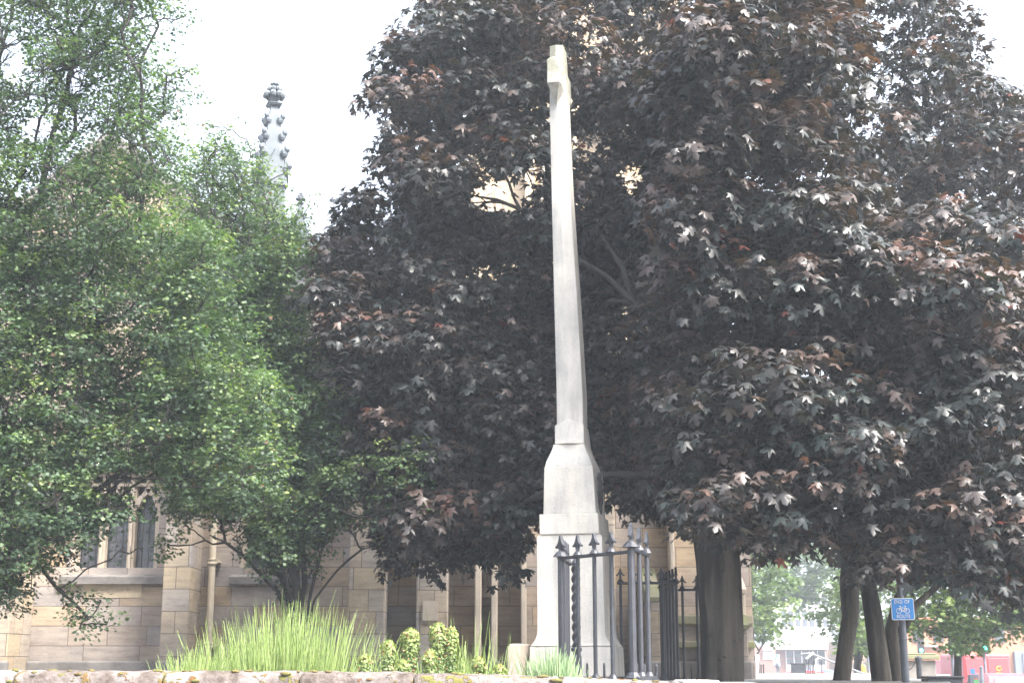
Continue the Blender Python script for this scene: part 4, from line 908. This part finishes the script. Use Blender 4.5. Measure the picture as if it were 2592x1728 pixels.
# parked cars
def car(label, cat_col, loc, rz, scale=1.0, L=4.0, H=1.48, hatch=True, group='cars in the street'):
    root = thing('parked_car', label, 'car', loc, None, rz)
    m = MB(); hw = .86
    prof = [(-L/2, .35), (-L/2+.02, .75), (-L/2+.08, .95), (-L/2+.22, H-.12), (-L/2+.5, H), (0, H+.02), (.55, H-.04), (1.2, .98), (L/2-.15, .85), (L/2, .6), (L/2-.02, .3)]
    rings = []
    for s_, sc in ((-hw*.0-hw, 0), (-hw*.97, .05), (hw*.97, .05), (hw, 0)):
        rings.append([(x_, s_*(1-max(0, (z_-.9))*.28), z_) for x_, z_ in prof])
    m.loft(rings); body = m.build('body', cat_col, root, bevel=.05)
    gl = mat('car_glass', (.10, .13, .14), .25, .1, 1, bmp=0)
    m = MB()   # rear window slightly proud, following the tailgate slope
    xa, za, xb_, zb_ = -L/2+.10, 1.00, -L/2+.215, H-.14
    m.add([(xa-.03, -.58, za), (xa-.03, .58, za), (xb_-.03, .52, zb_), (xb_-.03, -.52, zb_), (xa, -.58, za), (xa, .58, za), (xb_, .52, zb_), (xb_, -.52, zb_)], [(0, 1, 2, 3), (4, 7, 6, 5), (0, 4, 5, 1), (1, 5, 6, 2), (2, 6, 7, 3), (3, 7, 4, 0)]); m.build('rear_window', gl, root)
    m = MB(); m.add([(.58, -.62, H-.06), (.58, .62, H-.06), (1.22, .68, 1.0), (1.22, -.68, 1.0), (.6, -.62, H-.03), (.6, .62, H-.03), (1.25, .68, 1.02), (1.25, -.68, 1.02)], [(0, 1, 2, 3), (4, 7, 6, 5), (0, 4, 5, 1), (1, 5, 6, 2), (2, 6, 7, 3), (3, 7, 4, 0)]); m.build('windscreen', gl, root)
    for sy in (-1, 1):
        m = MB(); m.box(-L/2-.02, -L/2+.1, sy*.74-.08, sy*.74+.08, .72, 1.05); m.build('tail_light', mat('tail_red', (.5, .02, .02), .3, bmp=0), root)
        m = MB(); m.box(-1.2, .6, sy*.865-.015 if sy > 0 else -.88, sy*.865+.015 if sy > 0 else -.85, .98, H-.16, lambda q: (q[0], q[1]*(1-max(0, q[2]-.9)*.28), q[2])); m.build('side_window', gl, root)
        for xx_ in (-L*.31, L*.31):
            m = MB(); m.lathe([(.2, -.1), (.31, -.09), (.31, .09), (.2, .1)], (0, 0, 0), 18); m.v = [(x_+xx_, z_+sy*.80, y_+.31) for x_, y_, z_ in m.v]; m.build('wheel', mat('tyre', (.02, .02, .02), .8), root)
    m = MB(); m.tube([(-.9, 0, H-.02), (-1.1, 0, H+.28)], .008, 5); m.build('aerial', iron, root)
    return root
redpaint = mat('red_car_paint', (.55, .07, .08), .25, .05, 1, bmp=0); bluepaint = mat('blue_car_paint', (.10, .16, .5), .3, .05, 1, bmp=0)
car('red hatchback seen from behind at the lower right corner', redpaint, (xw(2556, 56, 1710), 58.0, -.06), math.radians(90))
car('bright red car roof showing over the parapet left of the slim trunk', mat('bright_red_paint', (.6, .04, .03), .3, .05, 1, bmp=0), (xw(2055, 104, 1700), 104, .0), math.radians(10))
car('blue car roof showing over the parapet just right of the bright red car', bluepaint, (xw(2082, 112, 1700), 112, .08), math.radians(4))
# red mail van
vn = thing('red_van', 'boxy red delivery van with a small yellow emblem, beside the red hatchback', 'van', (xw(2500, 62, 1700), 62, 0), rz=math.radians(0))
m = MB(); m.box(-1.0, 1.0, 0, 3.4, .35, 2.22); m.build('cargo_box', redpaint, vn, bevel=.08)
m = MB(); m.prism([(-.95, .35), (.95, .35), (.95, 1.3), (.82, 2.0), (-.82, 2.0), (-.95, 1.3)], 3.42, 5.0); m.build('cab', redpaint, vn, bevel=.06)
for sx_ in (-.47, .47): m = MB(); m.box(sx_-.44, sx_+.44, -.03, -.002, .5, 2.05); m.build('rear_door', redpaint, vn, bevel=.015)
yel = mat('emblem_yellow', (.75, .5, .05), .5, bmp=0)
m = MB(); m.tube([(.47+.10*math.cos(t), -.04, 1.62+.085*math.sin(t)) for t in [2*math.pi*i/20 for i in range(21)]], .022, 6); m.box(.36, .58, -.045, -.035, 1.41, 1.45); m.build('emblem', yel, vn)
m = MB(); m.box(-.98, .98, -.08, -.035, .52, .62); m.build('marking_strip', yel, vn)
m = MB(); m.box(-.95, .95, -.15, -.01, .35, .48); m.build('bumper', iron, vn)
for sx_ in (-1, 1):
    for yy_ in (.7, 4.1): m = MB(); m.lathe([(.2, -.1), (.34, -.09), (.34, .09), (.2, .1)], (0, 0, 0), 18); m.v = [(z_+sx_*.92, x_+yy_, y_+.34) for x_, y_, z_ in m.v]; m.build('wheel', mat('tyre', (.02, .02, .02), .8), vn)
# traffic lights
green = glow('green_lamp', (.05, 1.0, .55), 2.5)
for (px_, py_, Y_, lb) in ((2197, 1642, 78, 'traffic light showing green, seen between the two slim trunks'), (2331, 1645, 70, 'traffic light showing green above the stone gate pier'), (2411, 1643, 60, 'traffic light showing green in front of the orange brick building'), (2492, 1640, 58, 'traffic light showing green directly above the red van')):
    P0 = W(px_, py_, Y_); root = thing('traffic_light', lb, 'traffic light', (P0.x, Y_, gz(0, Y_)), 'green traffic lights at the junction')
    m = MB(); m.tube([(0, .1, 0), (0, .1, P0.z+.9)], .06, 10); m.build('pole', post_m, root)
    m = MB(); m.box(-.16, .16, -.1, .05, P0.z-.22, P0.z+.75); m.build('signal_box', iron, root, bevel=.03)
    for k, q in enumerate((0, .28, .56)): m = MB(); m.sphere((0, -.1, P0.z+q), .085, 12, 8, (1, .35, 1)); m.build('lamp', green if k == 0 else mat('dark_lens', (.05, .02, .01), .3), root)
# gate pier, cabinet, ticket machine, small posts
Yp = 25.0; pr = thing('stone_pier', 'weathered stone gate pier with a broad flat cap just right of the sign post', 'gate pier', (xw(2330, Yp, 1690), Yp, 0))
m = MB(); m.box(-.27, .27, 0, .55, 0, zw(1670, Yp)); m.build('shaft', dark_dress, pr, bevel=.02)
m = MB(); m.box(-.34, .32, -.07, .62, zw(1668, Yp), zw(1657, Yp)); m.box(-.30, .28, -.03, .58, zw(1657, Yp)+.002, zw(1652, Yp)); m.build('cap', mossy, pr, bevel=.015)
dp = thing('short_post', 'short black cast iron post in front of the stone gate pier', 'post', (xw(2326, 24, 1690), 24.0, 0)); m = MB(); m.lathe([(.05, 0), (.045, zw(1664, 24)-.05), (.06, zw(1664, 24)-.04), (.06, zw(1664, 24)), (.02, zw(1664, 24)+.03)], (0, 0, 0), 12); m.build('shaft', iron, dp)
m = MB(); m.tube([(-.05, 0, zw(1674, 24)), (-.12, 0, zw(1690, 24)), (-.25, .1, zw(1705, 24))], .008, 6); m.build('chain', iron, dp)
cb_ = thing('dark_cabinet', 'black flat-topped street cabinet at the bottom right, left of the van', 'cabinet', (xw(2392, 19, 1710), 19, 0)); m = MB(); m.box(-.23, .23, 0, .3, 0, zw(1710, 19)-.03); m.build('case', iron, cb_, bevel=.01); m = MB(); m.box(-.245, .245, -.02, .32, zw(1710, 19)-.028, zw(1710, 19)); m.build('lid', iron, cb_, bevel=.008)
tm = thing('ticket_machine', 'grey parking ticket machine with green label and small blue sign beside the van', 'ticket machine', (xw(2466, 45, 1710), 45, 0))
m = MB(); m.box(-.14, .14, 0, .25, 0, zw(1706, 45)); m.build('case', post_m, tm, bevel=.02); m = MB(); m.box(-.02, .12, -.012, -.001, zw(1728, 45), zw(1719, 45)); m.build('label_panel', mat('green_panel', (.12, .5, .15), .5, bmp=0), tm)
m = MB(); m.box(-.02, .12, -.012, -.001, zw(1718.5, 45), zw(1715, 45)); m.build('red_label', mat('red_panel', (.6, .08, .06), .5, bmp=0), tm)
m = MB(); m.box(-.09, .05, .05, .07, zw(1706, 45)+.02, zw(1691, 45)); m.build('blue_sign', blue, tm)
gpst = thing('grey_post', 'thin grey post standing in front of the red van', 'post', (xw(2485, 42, 1710), 42, 0)); m = MB(); m.tube([(0, 0, 0), (0, 0, zw(1690, 42))], .055, 12); m.lathe([(.06, 0), (.06, .04), (.02, .07)], (0, 0, zw(1690, 42)), 12); m.build('shaft', post_m, gpst)
yb = thing('yellow_bollard', 'small yellow bollard far off between the slim trunks', 'bollard', (xw(2186, 80, 1690), 80, 0)); m = MB(); m.lathe([(.12, 0), (.12, 1.15), (.13, 1.2), (.13, 1.75), (.08, 1.82), (.02, 1.84)], (0, 0, 0), 12); m.build('shell', yel, yb); m = MB(); m.lathe([(.16, 0), (.16, .12), (.13, .15)], (0, 0, 0), 12); m.build('base', iron, yb)
# parapet kerb at the far edge of the yard, steps handrail, bin, posts
Yk = 46.3; kb = thing('parapet_wall', 'low stone parapet at the far edge of the churchyard', 'wall', (0, Yk, 0))
m = MB(); m.box(xw(1880, Yk), xw(2035, Yk), 0, .35, 1.3, zw(1708, Yk)); m.box(xw(2062, Yk), xw(2205, Yk), 0, .35, 1.3, zw(1706, Yk)); m.build('parapet', dark_dress, kb, bevel=.02)
m = MB(); m.box(xw(1880, Yk), xw(2035, Yk), -.05, .4, zw(1708, Yk)+.003, zw(1708, Yk)+.05); m.box(xw(2062, Yk), xw(2205, Yk), -.05, .4, zw(1706, Yk)+.003, zw(1706, Yk)+.05); m.build('coping', paving, kb)
Yh = 44.0; hr = thing('stair_handrail', 'black metal stair handrail with slanting grey top rail left of the slim trunk', 'handrail', (xw(2048, Yh), Yh, YG))
zl = lambda py: zw(py, Yh)-YG; xl_ = lambda px: xw(px, Yh, 1690)-xw(2048, Yh)
m = MB()
for (px_, py_) in ((2039, 1664), (2043, 1660), (2047, 1657), (2051, 1654), (2056, 1655), (2060, 1659), (2080, 1668)): m.tube([(xl_(px_), 0, 0), (xl_(px_), 0, zl(py_))], .016, 6)
m.build('baluster', iron, hr)
m = MB(); m.tube([(xl_(2028), 0, zl(1655)), (xl_(2052), 0, zl(1652)), (xl_(2196), 0, zl(1708))], .03, 8); m.build('top_rail', post_m, hr)
m = MB(); m.tube([(xl_(2037), -.3, zl(1666)), (xl_(2056), -.3, zl(1650))], .03, 8); m.tube([(xl_(2048), -.3, zl(1722)), (xl_(2058), -.3, zl(1714))], .03, 8); m.tube([(xl_(2066), .1, zl(1700)), (xl_(2068), .1, zl(1668)), (xl_(2075), .1, zl(1664)), (xl_(2085), .1, zl(1666))], .018, 6); m.build('handrail_loop', whitep, hr)
bn = thing('black_bin', 'black box-shaped bin left of the stair handrail', 'bin', (xw(2024, 60, 1690), 60, 1.3)); m = MB(); m.box(-.27, .27, 0, .5, 0, zw(1680, 60)-1.3); m.build('case', iron, bn, bevel=.02); m = MB(); m.box(-.29, .29, -.02, .52, zw(1680, 60)-1.298, zw(1678, 60)-1.3+.02); m.build('lid', mat('bin_lid', (.06, .06, .07), .4), bn)
b0 = None
for i, (px_, lb) in enumerate(((1921, 'thin black bollard nearest the church corner'), (1927, 'thin black bollard, middle one of three left of the walking person'), (1933, 'thin black bollard nearest the walking person'))):
    r_ = thing('thin_bollard', lb, 'bollard', (xw(px_, 50, 1700), 50, 1.3), 'thin bollards by the church corner'); m = MB(); m.tube([(0, 0, 0), (0, 0, zw(1682, 50)-1.3)], .028, 8); m.sphere((0, 0, zw(1682, 50)-1.3), .035, 8, 5); m.build('shaft', iron, r_)
wp = thing('white_post', 'white-topped post at the corner of the church', 'post', (xw(1918, 49, 1700), 49, 1.3)); m = MB(); m.tube([(0, 0, 0), (0, 0, zw(1672, 49)-1.3)], .03, 8); m.build('shaft', whitep, wp); m = MB(); m.box(-.06, .06, -.03, .03, zw(1672, 49)-1.3, zw(1656, 49)-1.3); m.build('plate', whitep, wp, bevel=.02)
# poster board
Yq = 148.0; pb = thing('poster_board', 'white notice board with blue shapes behind the walking person', 'notice board', (xw(1958, Yq), Yq-1.2, gz(0, Yq))); z0_ = gz(0, Yq)
m = MB(); m.box(-.3, .3, 0, .08, zw(1681, Yq)-z0_, zw(1656, Yq)-z0_); m.build('board', whitep, pb)
m = MB(); m.box(-.2, .12, -.02, -.002, zw(1671, Yq)-z0_, zw(1664, Yq)-z0_); m.prism([(-.2, zw(1662, Yq)-z0_), (.2, zw(1662, Yq)-z0_), (0, zw(1653, Yq)-z0_)], -.02, -.002); m.build('blue_print', blue, pb)
m = MB(); m.tube([(-.28, .04, 0), (-.28, .04, zw(1656, Yq)-z0_)], .03, 6); m.tube([(.28, .04, 0), (.28, .04, zw(1656, Yq)-z0_)], .03, 6); m.build('legs', post_m, pb)

# walking person
def skin_mesh(name, verts, edges, rads, m, parent, lv=2):
    me = bpy.data.meshes.new(name); me.from_pydata(verts, edges, []); me.update()
    o = bpy.data.objects.new(name, me); C.objects.link(o); o.parent = parent; me.materials.append(m)
    md = o.modifiers.new('skin', 'SKIN'); md.use_smooth_shade = True
    sv_ = me.skin_vertices[0].data if len(me.skin_vertices) else None
    if sv_ is None:
        me.attributes
    for i, r in enumerate(rads):
        sv_[i].radius = r if isinstance(r, tuple) else (r, r); sv_[i].use_root = (i == 0)
    s_ = o.modifiers.new('sub', 'SUBSURF'); s_.levels = lv; s_.render_levels = lv
    return o
def make_skin_data(name, verts, edges, rads, m, parent, lv=2):
    import bmesh
    me = bpy.data.meshes.new(name); bm = bmesh.new(); ly = bm.verts.layers.skin.verify()
    bv = [bm.verts.new(v) for v in verts]
    for i, b_ in enumerate(bv):
        r = rads[i]; b_[ly].radius = r if isinstance(r, tuple) else (r, r); b_[ly].use_root = (i == 0)
    for a_, b_ in edges: bm.edges.new((bv[a_], bv[b_]))
    bm.to_mesh(me); bm.free(); me.materials.append(m)
    o = bpy.data.objects.new(name, me); C.objects.link(o); o.parent = parent
    md = o.modifiers.new('skin', 'SKIN'); md.use_smooth_shade = True
    s_ = o.modifiers.new('sub', 'SUBSURF'); s_.levels = lv; s_.render_levels = lv
    return o
Ypn = 146.0; pe = thing('person', 'person walking away in a pale blue hooded jacket and dark trousers with a shoulder bag', 'person', (xw(1969, Ypn, 1700), Ypn, gz(0, Ypn)), rz=math.radians(20))
skin_c = mat('skin', (.5, .33, .25), .6, .1, 5, bmp=0); jacket = mat('pale_blue_jacket', (.28, .38, .52), .8, .2, 5); trous = mat('dark_trousers', (.04, .04, .05), .8)
BV = [(0, 0, .98), (0, 0, 1.2), (0, 0, 1.42), (0, .02, 1.52), (0, .03, 1.62), (0, .03, 1.72),
      (.19, 0, 1.42), (.27, .02, 1.15), (.26, .10, .92), (.26, .13, .84), (-.19, 0, 1.42), (-.28, -.04, 1.15), (-.30, .0, .92), (-.30, .03, .84),
      (.10, 0, .92), (.11, .12, .52), (.11, .02, .09), (.11, .16, .05), (-.10, 0, .92), (-.11, -.03, .52), (-.11, -.28, .12), (-.11, -.16, .05)]
BE = [(0, 1), (1, 2), (2, 3), (3, 4), (4, 5), (2, 6), (6, 7), (7, 8), (8, 9), (2, 10), (10, 11), (11, 12), (12, 13), (0, 14), (14, 15), (15, 16), (16, 17), (0, 18), (18, 19), (19, 20), (20, 21)]
BR = [(.15, .11), (.14, .10), (.15, .10), .055, .09, .075, .06, .045, .032, .03, .06, .045, .032, .03, .085, .06, .042, .04, .085, .06, .042, .04]
make_skin_data('body', BV, BE, BR, skin_c, pe)
JV = [(0, 0, .92), (0, 0, 1.2), (0, 0, 1.42), (0, .0, 1.55), (0, .0, 1.66), (.20, 0, 1.42), (.285, .02, 1.15), (.27, .10, .93), (-.20, 0, 1.42), (-.295, -.04, 1.15), (-.31, 0, .93), (0, .0, 1.74)]
make_skin_data('hooded_jacket', JV, [(0, 1), (1, 2), (2, 3), (3, 4), (4, 11), (2, 5), (5, 6), (6, 7), (2, 8), (8, 9), (9, 10)], [(.20, .15), (.19, .15), (.19, .14), .11, .125, .085, .065, .055, .085, .065, .055, .09], jacket, pe)
TV = [(0, 0, .95), (.10, 0, .88), (.11, .12, .52), (.11, .03, .14), (-.10, 0, .88), (-.11, -.03, .52), (-.11, -.25, .17)]
make_skin_data('trousers', TV, [(0, 1), (1, 2), (2, 3), (0, 4), (4, 5), (5, 6)], [(.17, .13), .105, .08, .065, .105, .08, .065], trous, pe)
bgm = thing('shoulder_bag', 'dark bag slung across the back of the walking person', 'bag', (xw(1967, Ypn, 1700), Ypn-.22, gz(0, Ypn)+.95)); m = MB(); m.box(-.15, .15, -.06, .06, 0, .28); m.build('pouch', trous, bgm, bevel=.04); m = MB(); m.tube([(-.14, 0, .24), (.0, .02, .42), (.18, .04, .56)], .02, 6); m.build('strap', trous, bgm)

# pale green trees far to the right
far_leaf = leafmat('fresh_green_leaf', [(0, (.04, .07, .03)), (.4, (.07, .11, .04)), (.7, (.11, .16, .055)), (.94, (.17, .21, .07)), (1, (.17, .13, .06))], trans=.35, rough=.5, tcol=(1.4, 1.7, .5), spec=.35)
def far_tree(label, px_, Y_, base_z, poly, nl, rad, size, dy=2.5, ncl=22, nleaf=22):
    base = Vector((xw(px_, Y_, 1690), Y_, base_z)); root = thing('green_tree', label, 'tree', base, 'fresh green trees beyond the churchyard'); k = Y_/16
    lob = sample_lobes(poly, nl, lambda x, y: (Y_-dy, Y_+dy), rad, (), .38)
    P, Nn, T, S, tint, cl = foliage(lob, ncl, (rad[0]*.4, rad[0]*.8), nleaf, size, .35, .3)
    leaves('crown', P-np.array(base), Nn, T, S, tint, 'haw', far_leaf, root)
    zc_ = max(l[0].z for l in lob)-base.z
    trunk_mesh([(0, 0, -.2), (0, 0, zc_*.25), (.1, 0, zc_*.5), (.1, 0, zc_*.8)], [.022*zc_*1.2, .018*zc_*1.2, .014*zc_*1.2, .006*zc_], 12, parent=root)
    sk = Skel(); i = sk.add((0, 0, zc_*.2), -1); i = sk.add((.1, 0, zc_*.5), i); sk.add((.1, 0, zc_*.8), i)
    for q, r in sorted(lob, key=lambda t: (t[0]-base).length): sk.attach(q-base, 3, .05)
    sk.build('limbs', .012, .42, .12, twigm, root, 5); print('far', len(P))
far_tree('fresh green tree against the church corner, left of the white office building', 1900, 60, 0, [(1850, 1250), (1960, 1330), (2000, 1480), (1965, 1560), (1950, 1600), (1935, 1640), (1890, 1600), (1870, 1450)], 42, (.5, 1.0), .22, ncl=14)
far_tree('fresh green tree hanging in front of the white office building by the slim trunk', 2170, 52, 0, [(2110, 1400), (2280, 1380), (2290, 1560), (2230, 1640), (2150, 1655), (2095, 1600), (2080, 1560), (2110, 1500)], 48, (.45, .9), .2, ncl=14)
far_tree('broad fresh green tree right of the cycle sign', 2420, 34, 0, [(2300, 1350), (2500, 1380), (2700, 1400), (2700, 1560), (2600, 1600), (2500, 1620), (2450, 1640), (2380, 1610), (2300, 1620), (2290, 1500)], 190, (.35, .7), .12, 2.0, ncl=26)
far_tree('fresh green tree far right behind the orange brick building', 2640, 45, 0, [(2520, 1300), (2760, 1300), (2760, 1640), (2580, 1600), (2540, 1500)], 80, (.45, .9), .17, ncl=14)
far_tree('fresh green tree seen under the dark crown left of the office', 2132, 90, .0, [(1940, 1380), (2120, 1380), (2110, 1500), (2060, 1530), (1980, 1520), (1940, 1480)], 30, (.7, 1.3), .3, ncl=9)

# ------------------------------------------------------------------ thin drizzle haze, added also to imitate lens glare and lift dark tones
hm = bpy.data.materials.new('drizzle_veil'); hm.use_nodes = True; hn = hm.node_tree; hn.nodes.clear()
pv = hn.nodes.new('ShaderNodeVolumePrincipled'); pv.inputs['Color'].default_value = (.82, .90, 1, 1); pv.inputs['Density'].default_value = .0021; pv.inputs['Anisotropy'].default_value = .2
ho = hn.nodes.new('ShaderNodeOutputMaterial'); hn.links.new(pv.outputs[0], ho.inputs['Volume'])
hb_ = MB(); hb_.box(-1300, 1300, -400, 1600, -1.2, 40); hz = hb_.build('haze', hm); tag(hz, kind='stuff')
